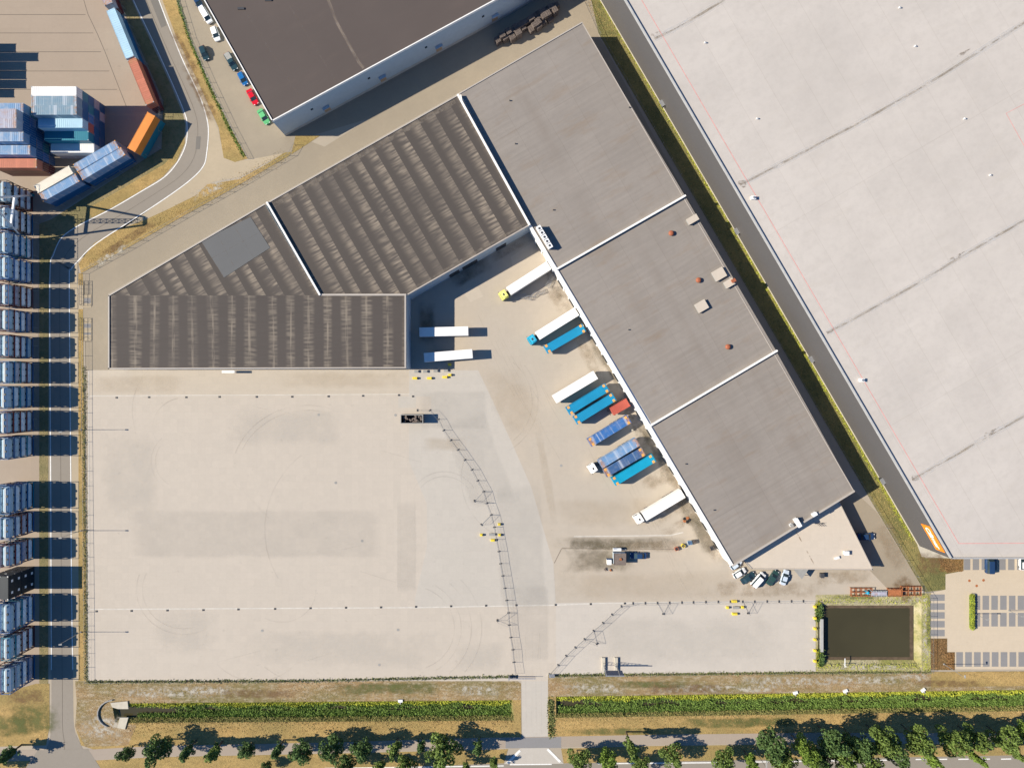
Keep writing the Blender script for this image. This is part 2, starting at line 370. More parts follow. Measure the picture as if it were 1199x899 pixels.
# paints for containers and vehicles
RUSTC = (0.40, 0.20, 0.09, 1)
def paint(name, c, rough=0.45, dirt=None, amt=0.3):
    if dirt and name.split('_')[0] in ('mid','faded','dusty','grey','salmon'):
        m = NT(name, 0.55); v = m.coord(local=True); wv_ = m.coord(0,1,1)
        b = m.n('ShaderNodeMapping'); b.inputs['Scale'].default_value = (0.9, 0.03, 0.05); tc = m.n('ShaderNodeTexCoord'); m.l(tc.outputs['Object'], b.inputs['Vector'])
        oi = m.n('ShaderNodeObjectInfo'); ad = m.n('ShaderNodeVectorMath', operation='ADD'); cb = m.n('ShaderNodeCombineXYZ'); m.l(m.math('MULTIPLY', oi.outputs['Random'], 50.0), cb.inputs[0]); m.l(b.outputs[0], ad.inputs[0]); m.l(cb.outputs[0], ad.inputs[1])
        band = m.noise(ad.outputs[0], 1.0, 3, 0.5, 0.52, 0.62)
        blot = m.noise(wv_, 0.9, 5, 0.65, 0.45, 0.7)
        col = m.mix(m.math('MULTIPLY', blot, 0.5), sc3(c, 0.9), dirt if name.split('_')[0] != 'salmon' else sc3(c, 1.15)); 
        col = m.mix(m.math('MULTIPLY', band, 0.55), col, (0.55,0.58,0.62,1) if 'blue' in name or 'navy' in name or 'lilac' in name else sc3(c, 1.2))
        sp = m.n('ShaderNodeSeparateXYZ'); m.l(tc.outputs['Object'], sp.inputs[0])
        e = m.n('ShaderNodeMapRange'); e.inputs[1].default_value = 4.9; e.inputs[2].default_value = 5.9; m.l(m.math('ABSOLUTE', sp.outputs[0]), e.inputs[0])
        up = m.n('ShaderNodeMapRange'); up.inputs[1].default_value = 2.3; up.inputs[2].default_value = 2.45; m.l(sp.outputs[2], up.inputs[0])
        rn = m.noise(wv_, 1.6, 5, 0.7, 0.42, 0.56)
        col = m.mix(m.math('MULTIPLY', m.math('MULTIPLY', m.math('MULTIPLY', e.outputs[0], up.outputs[0]), rn), 0.85), col, RUSTC)
        return m.out(col)
    return plain(name, c, rough, 0, 0.08, 0.35, dirt=dirt, dirt_amt=amt)
PT = {
 'white': paint('white_paint', (0.80,0.77,0.72,1)), 'cream': paint('cream_paint', (0.72,0.66,0.54,1), dirt=RUSTC, amt=0.15),
 'brightblue': paint('bright_blue_paint', (0.015,0.245,0.42,1)), 'blue': paint('mid_blue_paint', (0.04,0.16,0.42,1), dirt=(0.25,0.28,0.36,1), amt=0.5),
 'paleblue': paint('faded_blue_paint', (0.16,0.31,0.52,1), dirt=(0.45,0.42,0.42,1), amt=0.5), 'navy': paint('dusty_navy_paint', (0.045,0.12,0.27,1), dirt=(0.2,0.22,0.28,1), amt=0.4),
 'iceblue': paint('ice_blue_paint', (0.40,0.58,0.68,1)), 'greyblue': paint('grey_blue_paint', (0.20,0.31,0.39,1), dirt=(0.35,0.36,0.36,1), amt=0.4),
 'red': paint('faded_red_paint', (0.46,0.105,0.07,1)), 'salmon': paint('salmon_red_paint', (0.50,0.17,0.10,1), dirt=RUSTC, amt=0.4),
 'orange': paint('orange_paint', (0.70,0.25,0.05,1)), 'deepblue': paint('deep_blue_paint', (0.012,0.10,0.25,1)), 'teal': paint('teal_paint', (0.02,0.19,0.26,1)),
 'maroon': paint('maroon_paint', (0.12,0.025,0.03,1)), 'lilac': paint('grey_lilac_paint', (0.42,0.42,0.50,1), dirt=RUSTC, amt=0.25), 'brown': paint('brown_red_paint', (0.17,0.06,0.04,1)),
 'silver': paint('silver_tank', (0.60,0.70,0.76,1), 0.4), 'whitetank': paint('white_tank', (0.80,0.83,0.84,1), 0.4), 'bluetank': paint('pale_blue_tank', (0.36,0.50,0.58,1), 0.4),
 'black': paint('black_paint', (0.02,0.025,0.03,1)), 'lime': paint('yellow_green_paint', (0.62,0.60,0.16,1)), 'cyan': paint('cyan_blue_paint', (0.01,0.30,0.46,1)),
 'tin': paint('galvanised_frame', (0.35,0.37,0.38,1)), 'castings': paint('orange_castings', (0.78,0.36,0.09,1)), 'green': paint('green_car_paint', (0.12,0.42,0.17,1), 0.25),
 'carred': paint('red_car_paint', (0.55,0.01,0.025,1), 0.25), 'carblue': paint('blue_car_paint', (0.015,0.12,0.33,1), 0.25), 'cardark': paint('dark_car_paint', (0.025,0.055,0.07,1), 0.2),
 'carsilver': paint('silver_car_paint', (0.55,0.62,0.70,1), 0.25), 'carwhite': paint('white_car_paint', (0.82,0.81,0.79,1), 0.25), 'carnavy': paint('navy_car_paint', (0.02,0.05,0.12,1), 0.2),
 'cargreen': paint('dark_green_car_paint', (0.03,0.07,0.065,1), 0.2),
}

# ================================================================== SETTING: the ground sheet with holes for pond and ditches
POND = [(957.5, 702), (1079, 702), (1079, 782), (957.5, 782)]
DITCH_W = [(131, 823), (600, 819), (602, 843), (135, 846)]
DITCH_E = [(651, 815), (1400, 804), (1400, 829), (651, 840)]
def ground_sheet():
    bm = bmesh.new()
    outer = [W(-2600, -2600), W(3800, -2600), W(3800, 3400), W(-2600, 3400)]
    holes = [[W(*p) for p in q] for q in (POND, DITCH_W, DITCH_E)]
    tris = geometry.tessellate_polygon([outer]+holes)
    allp = outer + [v for h_ in holes for v in h_]
    vs = [bm.verts.new(v) for v in allp]
    for t in tris:
        f = bm.faces.new([vs[i] for i in t]); f.normal_update()
        if f.normal.z < 0: f.normal_flip()
    return struct('ground', bm, M['ground'], recalc=False)
ground_sheet()
def pit(name, rim, inset, depth, m):
    bm = bmesh.new()
    c = [sum(p[0] for p in rim)/4, sum(p[1] for p in rim)/4]
    n = 4
    hi = [bm.verts.new(W(*p, 0.0)) for p in rim]
    lo = [bm.verts.new(W(p[0]+(inset[0] if p[0] < c[0] else -inset[0]), p[1]+(inset[1] if p[1] < c[1] else -inset[1]), -depth)) for p in rim]
    for i in range(n):
        f = bm.faces.new((hi[i], hi[(i+1) % n], lo[(i+1) % n], lo[i])); f.normal_update()
        if f.normal.z < 0: f.normal_flip()
    f = bm.faces.new(lo); f.normal_update()
    if f.normal.z < 0: f.normal_flip()
    return struct(name, bm, m, recalc=False)
pit('pond_bank', POND, (9, 11.5), 1.5, M['green'])
pit('ditch_bank', DITCH_W, (6, 7), 1.3, M['olive'])
pit('ditch_bank', DITCH_E, (4, 7), 1.3, M['olive'])
sheet('pond_water', [[(964, 709.5), (1072, 709.5), (1072, 774), (964, 774)]], -1.02, M['water'])
sheet('ditch_water', [[(135, 828), (598, 824), (598, 838.5), (138, 841)]], -1.0, M['water'])
sheet('ditch_water', [[(653, 820), (1398, 809), (1398, 824), (653, 835)]], -1.0, M['water'])
bm = bmesh.new()      # muddy rim under water line
for q in ([(964.3,709.8),(1071.5,709.8),(1071.5,713),(964.3,713)], [(964.3,713),(968.5,713),(968.5,770.5),(964.3,770.5)], [(1067.5,713),(1071.5,713),(1071.5,770.5),(1067.5,770.5)], [(964.3,770.5),(1071.5,770.5),(1071.5,773.8),(964.3,773.8)]):
    poly(bm, q, -1.012)
struct('pond_mud_margin', bm, M['soil'], recalc=False)

Z = 0.009
# depot paving NW
sheet('depot_paving', [[(-900,-900),(125,-900),(139,0),(190,118),(189,174),(60,255),(46,262),(-900,262)]], Z, M['depot'])
sheet('depot_paving', [[(-900,262),(46,262),(46,812),(-900,812)]], Z, M['depot'])
bm = bmesh.new()
for y in (17.5, 39, 61, 83.5, 105): strip(bm, [(-200, y), (100+(y-17)*0.42, y)], 0.7, 2*Z)
strip(bm, [(92,-20),(103,17),(114,40),(123,61),(137,97),(148,125)], 0.7, 2*Z)
struct('paving_joints', bm, M['joint'], recalc=False)
# yard slabs
sheet('yard', [[(104,433.5),(479,433.5),(479,463),(104,463)]], Z, M['yard_e'])
sheet('yard', [[(104,463),(479,463),(479,540),(500,590),(500,640),(486,700),(486,712),(104,712)]], Z, M['yard'])
sheet('yard', [[(104,712),(651,708),(651,797),(104,797)]], Z, M['yard'])
sheet('yard', [[(651,705.5),(955,702),(955,786),(641,790),(641,797),(651,797)]], Z, M['yard_d'])
sheet('yard', [[(479,433.5),(560,433.5),(575,465),(600,520),(622,570),(648,660),(651,708),(486,712),(486,700),(500,640),(500,590),(479,540)]], Z, M['yard_b'])
sheet('drive', [[(610.5,797),(641.5,797),(641.5,863),(611.5,863)]], Z, M['yard_b'])
sheet('apron', [[(560,433.5),(479,433.5),(476,350),(618,268),(860,668),(1022,668),(1040,600),(1083,692),(1083,694),(955,696),(955,702),(651,705.5),(648,660),(622,570),(600,520),(575,465)]], Z, M['yard_c'])
sheet('yard_patches', [[(104,463.5),(300,463.5),(300,560),(104,520)], [(480,464),(505,464),(505,490),(466,490),(466,464)]], 2*Z, M['yard'])
sheet('dark_slabs', [[(466.5,464),(487,464),(487,477.5),(466.5,477.5)]], 3*Z, M['yard_b'])
sheet('dock_slab', [[(598,301),(634,277),(640,285),(600,312)],[(541,341),(559,334),(566,347),(551,354)]], 2*Z, M['yard_e'])
bm = bmesh.new()
strip(bm, [(104,463.3),(480,461.5)], 0.9, 3*Z); strip(bm, [(104,713),(488,711),(651,708),(700,706)], 1.3, 3*Z)
strip(bm, [(700,706),(955,703.5)], 1.0, 3*Z); strip(bm, [(672,628),(785,626.5),(800,623)], 1.2, 3*Z)
strip(bm, [(104,797),(104,434)], 1.0, 3*Z)
struct('gutters', bm, M['gutter'], recalc=False)
bm = bmesh.new()
strip(bm, [(649,659),(657.6,642)], 0.6, 4*Z); strip(bm, [(658,641.8),(790,643)], 0.6, 4*Z)
struct('kerb_joint', bm, M['joint'], recalc=False)
# faint tyre marks
tm = NT('tyre_marks', 0.9); tr = tm.n('ShaderNodeBsdfTransparent'); mx = tm.n('ShaderNodeMixShader')
tm.b.inputs['Base Color'].default_value = (0.22, 0.19, 0.16, 1)
nf = tm.noise(tm.coord(), 0.12, 4, 0.6, 0.35, 0.7); tm.l(tm.math('MULTIPLY', nf, 0.15), mx.inputs[0])
tm.l(tr.outputs[0], mx.inputs[1]); tm.l(tm.b.outputs[0], mx.inputs[2]); tm.l(mx.outputs[0], tm.t.nodes['Material Output'].inputs[0]); M['tyre'] = tm.m
bm = bmesh.new()
def arc(cx, cy, rx, ry, a0, a1, w_=0.6, z=5*Z):
    n = 28
    strip(bm, [(cx+rx*math.cos(R(a0+(a1-a0)*i/n)), cy+ry*math.sin(R(a0+(a1-a0)*i/n))) for i in range(n+1)], w_, z)
for i, (cx_, cy_, r_, a0, a1) in enumerate([(215,690,55,60,200),(215,690,48,75,205),(215,500,36,150,260),(215,540,38,110,230),(215,540,33,120,215),(230,480,75,160,230),
        (520,590,40,200,330),(520,590,34,215,325),(480,735,60,-60,60),(480,735,52,-70,70),(480,735,72,-50,50),(480,735,84,-45,40),(300,740,60,40,140),(380,700,110,60,130),
        (360,560,90,200,290),(360,560,84,205,280),(620,560,80,120,200),(560,470,70,-40,60),(560,470,63,-50,50),(330,690,40,0,120),(430,620,120,150,230)]):
    arc(cx_, cy_, r_, r_*0.95, a0, a1, 1.1, 0.092+0.0006*i)
for i in range(8):
    x = random.uniform(240, 590); y = random.uniform(470, 780); a = random.uniform(-0.9, 0.3); L = random.uniform(15, 70)
    strip(bm, [(x, y), (x+L*math.cos(a)*0.5+random.uniform(-3,3), y-L*math.sin(a)*0.5), (x+L*math.cos(a), y-L*math.sin(a))], 0.5, 0.107+0.0006*i)
for i in range(22):
    t = random.random(); x = 560+t*230; y = 400+t*250+random.uniform(-45, 20)
    strip(bm, smooth_line([(x, y), (x+12, y+26), (x+26, y+50)], 4), 0.6, 0.114+0.0006*i)
for i in range(4):
    x = 616+6*i; strip(bm, [(x, 860), (x+random.uniform(-1,1), 800), (x+random.uniform(-4,4), 740)], 0.5, 0.129+0.0006*i)
o = struct('tyre_marks', bm, M['tyre'], recalc=False)
def softmat(name, c1, amt, nlo=0.3, nhi=0.6, sc_=0.3, edge=0.3):
    t = NT(name, 0.95); tr = t.n('ShaderNodeBsdfTransparent'); mx = t.n('ShaderNodeMixShader'); t.b.inputs['Base Color'].default_value = c1
    g = t.n('ShaderNodeTexCoord').outputs['Generated']; sp = t.n('ShaderNodeSeparateXYZ'); t.l(g, sp.inputs[0])
    wob = t.math('MULTIPLY', t.math('SUBTRACT', t.noise(t.coord(), sc_*0.6, 5, 0.6, 0.2, 0.8), 0.5), edge*0.9)
    def side(o_):
        d = t.math('SUBTRACT', 0.5, t.math('ABSOLUTE', t.math('SUBTRACT', o_, 0.5)))
        mr = t.n('ShaderNodeMapRange'); mr.interpolation_type = 'SMOOTHSTEP'; mr.inputs[1].default_value = 0.02; mr.inputs[2].default_value = edge; t.l(t.math('ADD', d, wob), mr.inputs[0]); 
        e2 = t.n('ShaderNodeMapRange'); e2.inputs[1].default_value = 0.0; e2.inputs[2].default_value = 0.08; t.l(d, e2.inputs[0])
        return t.math('MULTIPLY', mr.outputs[0], e2.outputs[0])
    f = t.math('MULTIPLY', side(sp.outputs[0]), side(sp.outputs[1])); n = t.noise(t.coord(), sc_, 6, 0.65, nlo, nhi)
    t.l(t.math('MULTIPLY', t.math('MULTIPLY', f, n), amt), mx.inputs[0]); t.l(tr.outputs[0], mx.inputs[1]); t.l(t.b.outputs[0], mx.inputs[2]); t.l(mx.outputs[0], t.t.nodes['Material Output'].inputs[0]); return t.m
SM = {'mud': softmat('mud_stain', (0.17,0.14,0.09,1), 0.5, 0.25, 0.6, 0.25), 'dust': softmat('dust_stain', (0.33,0.25,0.16,1), 0.4, 0.35, 0.65), 'oil': softmat('oil_stain', (0.14,0.12,0.09,1), 0.45, 0.4, 0.7, 0.5),
      'grey': softmat('grey_wear', (0.38,0.36,0.33,1), 0.13, 0.1, 0.6, 0.1, 0.12), 'pale': softmat('pale_wear', (0.56,0.52,0.46,1), 0.35, 0.2, 0.7, 0.15, 0.3), 'warm': softmat('warm_wear', (0.50,0.41,0.30,1), 0.28, 0.2, 0.7, 0.15, 0.3),
      'greengrass': softmat('greener_grass', (0.13,0.14,0.045,1), 0.7, 0.3, 0.6, 0.4), 'chalk': softmat('pale_gravel_litter', (0.52,0.47,0.38,1), 0.8, 0.45, 0.6, 0.7), 'brown': softmat('brown_litter', (0.20,0.12,0.06,1), 0.6, 0.35, 0.6, 0.5)}
NS = [0]
def soft(name, cx, cy, w_, h_, ang, m):
    NS[0] += 1; bm = bmesh.new(); a, b = w_*S/2, h_*S/2
    vs = [bm.verts.new(v) for v in ((-a,-b,0),(a,-b,0),(a,b,0),(-a,b,0))]; bm.faces.new(vs)
    o = struct(name, bm, SM[m], recalc=False); o.location = W(cx, cy, 0.055+0.0006*NS[0]*0.05); o.location.z = 0.05+0.0004*NS[0]; o.rotation_euler = (0,0,R(ang)); return o
for a in [(725,636,170,18,0,'mud'),(715,638,130,12,0,'mud'),(700,655,100,34,0,'mud'),(760,640,90,16,0,'dust'),
          (652,330,22,60,28,'oil'),(668,340,16,40,28,'mud'),(655,352,24,44,28,'dust'),(690,420,18,90,28,'dust'),(700,405,20,60,28,'mud'),(715,430,14,70,28,'mud'),(745,500,14,80,28,'oil'),(765,520,16,70,28,'mud'),(785,545,30,60,28,'mud'),(800,570,30,60,28,'dust'),(810,600,34,50,28,'mud'),
          (800,612,60,14,30,'dust'),(835,640,22,50,28,'dust'),(825,625,30,60,28,'mud'),(790,590,60,30,30,'dust'),(770,560,50,26,30,'dust'),(520,300,60,40,30,'mud'),(600,290,70,12,30,'dust'),(550,320,60,20,30,'mud'),(500,380,24,60,0,'mud'),
          (300,625,330,62,0,'grey'),(476,640,26,120,0,'grey'),(530,480,90,50,0,'grey'),(610,640,60,160,3,'grey'),(560,540,60,120,20,'grey'),(215,740,90,60,0,'pale'),(400,760,260,50,0,'pale'),(800,750,260,70,0,'pale'),(150,560,80,120,0,'pale'),
          (160,450,140,26,0,'warm'),(520,520,60,20,0,'warm'),(710,600,140,40,0,'warm'),(760,685,240,40,0,'warm'),(600,470,60,100,20,'warm'),(400,445,180,24,0,'warm'),(640,560,12,140,10,'warm'),(620,730,50,100,0,'grey'),
          (560,770,70,40,0,'pale'),(330,500,160,50,0,'pale'),(900,690,160,22,0,'dust'),(985,675,90,20,0,'dust'),(1045,640,30,70,30,'dust')]: soft('ground_stain', *a)
for a in [(200,810,150,16,0,'chalk'),(240,808,90,12,0,'chalk'),(560,808,60,14,0,'chalk'),(450,806,140,16,0,'greengrass'),(300,812,120,12,0,'brown'),(120,850,60,30,0,'chalk'),(700,806,90,14,0,'chalk'),(840,806,200,12,0,'chalk'),(800,806,120,14,0,'brown'),(930,797,150,12,0,'chalk'),(1010,796,120,12,0,'chalk'),(1070,793,40,12,0,'chalk'),(760,801,100,10,0,'greengrass'),
          (40,840,70,40,0,'greengrass'),(15,850,60,30,0,'greengrass'),(30,815,50,20,0,'brown'),(850,846,120,14,0,'greengrass'),(720,856,120,10,0,'greengrass'),(900,845,80,14,0,'greengrass'),(1110,800,100,10,0,'brown'),(150,280,90,12,33,'brown'),(245,222,50,14,25,'chalk'),(235,110,16,90,28,'brown'),(215,60,12,80,28,'brown'),
          (1084,740,10,90,0,'chalk'),(1075,702,40,7,0,'chalk'),(1020,781,110,7,0,'chalk'),(1000,699,70,6,0,'greengrass'),(1087,730,6,80,0,'greengrass'),(1060,690,30,40,30,'brown'),(1090,660,40,30,0,'brown'),(130,300,60,12,30,'chalk')]: soft('verge_patch', *a)
bm = bmesh.new()
for i in range(230):
    x, y = random.uniform(108, 950), random.uniform(440, 785)
    if y < 700 and x > 840: continue
    r_ = random.uniform(0.3, 1.0)
    poly(bm, [(x+r_*random.uniform(.6,1.2)*math.cos(a), y+r_*random.uniform(.5,1)*math.sin(a)) for a in [k*math.pi/3 for k in range(6)]], 0.134)
struct('oil_spots', bm, M['tyre'], recalc=False)
# access lanes
sheet('lane', [[(95,320),(150,290),(211,255),(267,224),(339,182),(348,160),(380,172),(560,60),(620,30),(700,-40),(760,-40),(700,40),(985,560),(1027,600),(1083,692),(1040,690),(1015,664),(980,585),(690,42),(680,25),(540,107),(313,236),(126,344),(126,433),(104,433),(100,433),(97,330)]], Z, M['lane'])
sheet('lane', [[(205,-200),(240,-200),(241,0),(322,140),(348,160),(339,182),(290,186),(266,150),(242,100),(219,45),(203,0)]], 2*Z, M['lane'])
sheet('lane', [[(320,145),(560,0),(700,-80),(700,30),(540,107),(345,165)]], 2*Z, M['lane'])
# roads
LE = [(140,-40),(156,0),(178,46),(200,94),(216,132),(219,146),(218,168),(208,190),(192,208),(166,224),(130,245),(91,265),(72,279),(62.7,298.7),(58.7,318.7),(58.7,440),(59.5,560),(60,700),(60.3,800),(59.5,850),(56,872),(40,899)]
RE = [(174,-40),(186,0),(212,66),(228,100),(238,124),(244,150),(242,180),(238,195),(224,210),(200,228),(164,252),(113,285),(93,304),(83,316),(81.3,325),(82,440),(83,560),(84,700),(85.7,800),(87,850),(95,872),(108,899)]
LEs, REs = smooth_line(LE, 5), smooth_line(RE, 5)
bm = bmesh.new()
for i in range(len(LEs)-1): poly(bm, [LEs[i], LEs[i+1], REs[i+1], REs[i]], 3*Z)
struct('road', bm, M['asphalt'], recalc=False)
sheet('road', [[(345,902),(500,896.5),(600,893),(1400,880),(1400,1010),(-700,1010),(-700,925)]], 3*Z, M['asphalt'])
sheet('road', [[(611,874),(641,874),(660,893.5),(590,894)]], 4*Z, M['yard_b'])
sheet('road_patches', [[(172,-10),(184,-10),(195,30),(189,33)],[(230,160),(235,160),(234,175),(229,175)]], 5*Z, M['asphalt_dk'])
bm = bmesh.new()
strip(bm, LEs[:-16], 1.1, 6*Z); strip(bm, REs[3:-16], 1.1, 6*Z)
for i in range(14):
    x = 1072+i*25; strip(bm, [(x, 888.5-i*0.1), (x+12, 888.3-i*0.1)], 1.3, 6*Z)
strip(bm, [(700,893.5),(860,892)], 1.3, 6*Z); strip(bm, [(880,891.5),(1060,889)], 1.3, 6*Z)
strip(bm, [(597,894.6),(646,894.2)], 1.3, 6*Z)
strip(bm, [(380,899),(590,896)], 1.2, 6*Z)
for (a, b) in (((609,878),(594,893)), ((641,876.5),(656,891.5))): strip(bm, [a, b], 2.8, 7*Z)
for i in range(5):
    strip(bm, [(52+i*1.0, 884+i*3.2), (55+i, 884+i*3.2)], 1.2, 6*Z); strip(bm, [(90+i*2, 884+i*3.2), (93+i*2, 884+i*3.2)], 1.2, 6*Z)
struct('road_markings', bm, M['line'], recalc=False)
bm = bmesh.new()
cen = smooth_line([((a[0]+b[0])/2, (a[1]+b[1])/2) for a, b in zip(LE, RE)], 5)
strip(bm, cen, 0.4, 5*Z)
struct('road_joint', bm, M['joint'], recalc=False)
sheet('sandy_shoulder', [[(183,-40),(190,0),(205,40),(231,95),(255,150),(263,185),(288,188),(340,178),(313,190),(281,207),(250,213),(229,229),(197,245),(171,257),(134,271),(110,285),(92,311),(82,318),(93,304),(113,285),(164,252),(200,228),(224,210),(238,195),(242,180),(244,150),(238,124),(228,100),(212,66),(186,0),(172,-40)]], 2*Z, M['sand'])
sheet('sandy_shoulder', [[(82,318),(92,311),(92,797),(90,860),(86.5,860),(84,700),(82,440)]], 2*Z, M['sand'])
sheet('kerb_strip', [[(48,540),(57,540),(57,562),(48,562)]], 2*Z, M['bay'])
# cycle path
path = [(-400,900),(0,884),(110,883),(180,879),(240,878),(400,874.5),(560,869.5),(600,869),(760,866),(960,863.5),(1200,864.5),(1600,866)]
bm = bmesh.new(); strip(bm, path, 12.5, 5*Z); struct('cycle_path', bm, M['cycle'], recalc=False)
sheet('path_crossing', [[(592,863.5),(657,862.5),(657,875),(592,875.5)]], 6*Z, M['bay'])
sheet('path_crossing', [[(44,878),(103,876),(118,899),(30,899)]], 6*Z, M['asphalt'])
# grass areas
sheet('grass_verge', [[(203,-60),(188,-60),(190,0),(205,40),(230,92),(256,150),(262,185),(275,190),(290,186),(270,150),(245,100),(222,46),(206,0)]], 4*Z, M['dry'])
sheet('grass_verge', [[(95,320),(150,290),(211,255),(267,224),(339,182.5),(341,178),(333,179),(313,192),(281,210),(243,216),(229.5,229),(197,245),(171,257),(134,271),(110,285),(92,309)]], 5*Z, M['dry'])
sheet('grass_verge', [[(346,159.5),(375,159),(349,176),(341,181)]], 6*Z, M['dry'])
sheet('grass_verge', [[(92,320),(97,320),(98,440),(100,560),(101,700),(101,797),(92,797)]], 4*Z, M['dry'])
sheet('grass_verge', [[(189,174),(60,257),(46,262),(46,812),(56.5,812),(57,330),(60,300),(70,279),(90,264),(130,243),(166,222),(191,206),(206,189),(216,168),(217,146),(214,133),(198,95),(154,0),(139,0),(191,118)]], 2*Z, M['vergemix'])
sheet('grass_verge', [[(102,245),(193,192),(205,178),(216,160),(216.5,168),(207,189),(191,207),(166,223),(130,244),(108,255)]], 4*Z, M['dry'])
sheet('grass_verge', [[(-700,812),(0,812),(42,800),(58,800),(58,850),(54,872),(-700,895)]], 3*Z, M['dry'])
sheet('grass_verge', [[(88,797),(606,797),(610,863),(100,872),(89,850)]], Z, M['dryrough'])   # hole handled by ditch rim cut below
# the verge sheets round the ditches are laid as strips so the ditches stay open
bpy.data.objects.remove(bpy.data.objects[[o.name for o in C.objects if o.name.startswith('grass_verge')][-1]])
sheet('grass_verge', [[(88,797),(606,797),(610,800),(610,819),(600,819),(131,823),(90,823)]], 3*Z, M['dryrough'])
sheet('grass_verge', [[(90,823),(131,823),(135,846),(602,843),(600,819),(610,819),(610.5,863.5),(560,864),(400,868.5),(240,872),(180,873),(110,877),(95,872),(88,850)]], 3*Z, M['dry'])
sheet('grass_verge', [[(90,823),(131,823),(135,846),(160,848),(150,872),(100,874),(88,850)]], 4*Z, M['dryrough'])
sheet('grass_verge', [[(641.5,790),(955,786),(1090,786),(1400,784),(1400,804),(651,815),(642,815)]], 3*Z, M['dryrough'])
sheet('grass_verge', [[(1090,786.5),(1400,784.5),(1400,800),(1090,804)]], 4*Z, M['dry'])
sheet('grass_verge', [[(642,815),(651,815),(651,840),(1400,829),(1400,858),(1200,858),(960,857),(760,860),(642,862.5)]], 3*Z, M['dry'])
sheet('grass_verge', [[(108,890),(180,886),(400,881.5),(595,876.5),(590,893),(345,902),(120,902)],[(657,876),(760,873),(960,870.5),(1400,871),(1400,880),(660,893)],[(-700,905),(0,891),(46,890),(30,902),(-700,925)]], 3*Z, M['dry'])
sheet('grass_verge', [[(679,-60),(640,-90),(668,-90),(703,0),(1076,641),(1083,653),(1128,653.5),(1128,668),(1107,672),(1107,690),(1083,693),(1027,598),(701,40)]], 4*Z, M['olive'])
sheet('grass_verge', [[(955,696),(1090,694),(1090,702),(955,702)],[(955,702),(957.5,702),(957.5,782),(955,782)],[(1079,702),(1090,702),(1090,782),(1079,782)],[(955,782),(1090,782),(1090,786),(955,786)]], 4*Z, M['green'])
sheet('pale_plinth', [[(1074,638),(1079,651.5),(1112,653.2)]], 6*Z, M['concrete'])
# car park
sheet('car_park', [[(1128,640),(1400,640),(1400,784),(1118,783),(1118,763),(1109,763),(1109,747),(1089,747),(1089,694),(1107,690),(1107,672),(1128,668)]], 3*Z, M['parking'])
bays = []
for i in range(9): bays.append([(1128.5+i*10.35,640),(1136+i*10.35,640),(1136+i*10.35,667),(1128.5+i*10.35,667)])
for i in range(5): y = 695.5+i*10.35; bays.append([(1089,y),(1106,y),(1106,y+7.6),(1089,y+7.6)])
for i in range(8):
    x = 1140+i*10.3; bays.append([(x,697),(x+7.6,697),(x+7.6,713.5),(x,713.5)]); bays.append([(x,717),(x+7.6,717),(x+7.6,733),(x,733)])
for i in range(9): x = 1119.5+i*10.4; bays.append([(x,763),(x+7.8,763),(x+7.8,780),(x,780)])
sheet('parking_bays', bays, 4*Z, M['bay'])
sheet('planting_bed', [[(1089,747),(1109,747),(1109,763),(1118,763),(1118,784),(1090,784)]], 5*Z, M['brownbush'])
sheet('planting_bed', [[(1097,653.5),(1128,653.5),(1128,668),(1109,671)]], 6*Z, M['brownbush'])
sheet('fence_path', [[(92,334),(98,334),(98,362),(92,362)],[(98,345),(107,345),(107,360),(98,360)],[(98,373),(107,373),(107,399),(98,399)]], 7*Z, M['sand'])
sheet('paving_slabs', [[(98.5,349),(106.5,349),(106.5,355),(98.5,355)],[(98.5,379),(106.5,379),(106.5,384),(98.5,384)],[(98.5,389.5),(106.5,389.5),(106.5,392),(98.5,392)]], 8*Z, M['bay'])

# ================================================================== BUILDINGS
def to_ground(pts, h): return [P(x, y, h) for x, y in pts]
def edge_parapet(bm, pts, idx, t, z0, z1, off):
    n = len(pts)
    cen = sum((Vector((p[0], p[1], 0)) for p in pts), Vector())/n
    for i in idx:
        a = Vector((pts[i][0], pts[i][1], 0)); b = Vector((pts[(i+1) % n][0], pts[(i+1) % n][1], 0))
        d = (b-a).normalized(); nn = Vector((-d.y, d.x, 0))
        if nn.dot(cen-a) < 0: nn = -nn
        wall_run(bm, a+nn*(t/2-0.03)-d*0.03, b+nn*(t/2-0.03)+d*0.03, t, z0, z1, off)
# --- NW brown-roofed warehouse
hN = 11.0
pN = to_ground([(319,142.5),(604,-12),(780,-120),(420,-420),(110,-240),(232,-12)], hN)
c = sum(pN, Vector())/6
nw = thing('warehouse', 'large warehouse with flat brown roof and tall pale wall, top left', 'warehouse', c)
bm = bmesh.new(); prism(bm, pN, 1.2, hN-0.02, c); obj('wall', bm, M['greywall'], nw)
bm = bmesh.new(); q = [c+(p-c)*1.0008 for p in pN]; prism(bm, q, 0.0, 1.2, c); obj('plinth', bm, M['plinth'], nw)
bm = bmesh.new(); prism(bm, [c+(p-c)*0.999 for p in pN], hN-0.02, hN+0.06, c); rf = obj('roof', bm, M['brownroof'], nw)
bm = bmesh.new(); edge_parapet(bm, pN, range(6), 0.28, hN-0.5, hN+0.35, c); obj('parapet', bm, M['cap'], nw)
def on_wall(a, b, t, out=0.06):            # point on the wall a->b at fraction t, pushed outward (to the right of a->b)
    d = (b-a).normalized(); return a+(b-a)*t, d
dN = (pN[1]-pN[0]).normalized(); nNv = Vector((dN.y, -dN.x, 0))
aN = math.atan2(dN.y, dN.x)
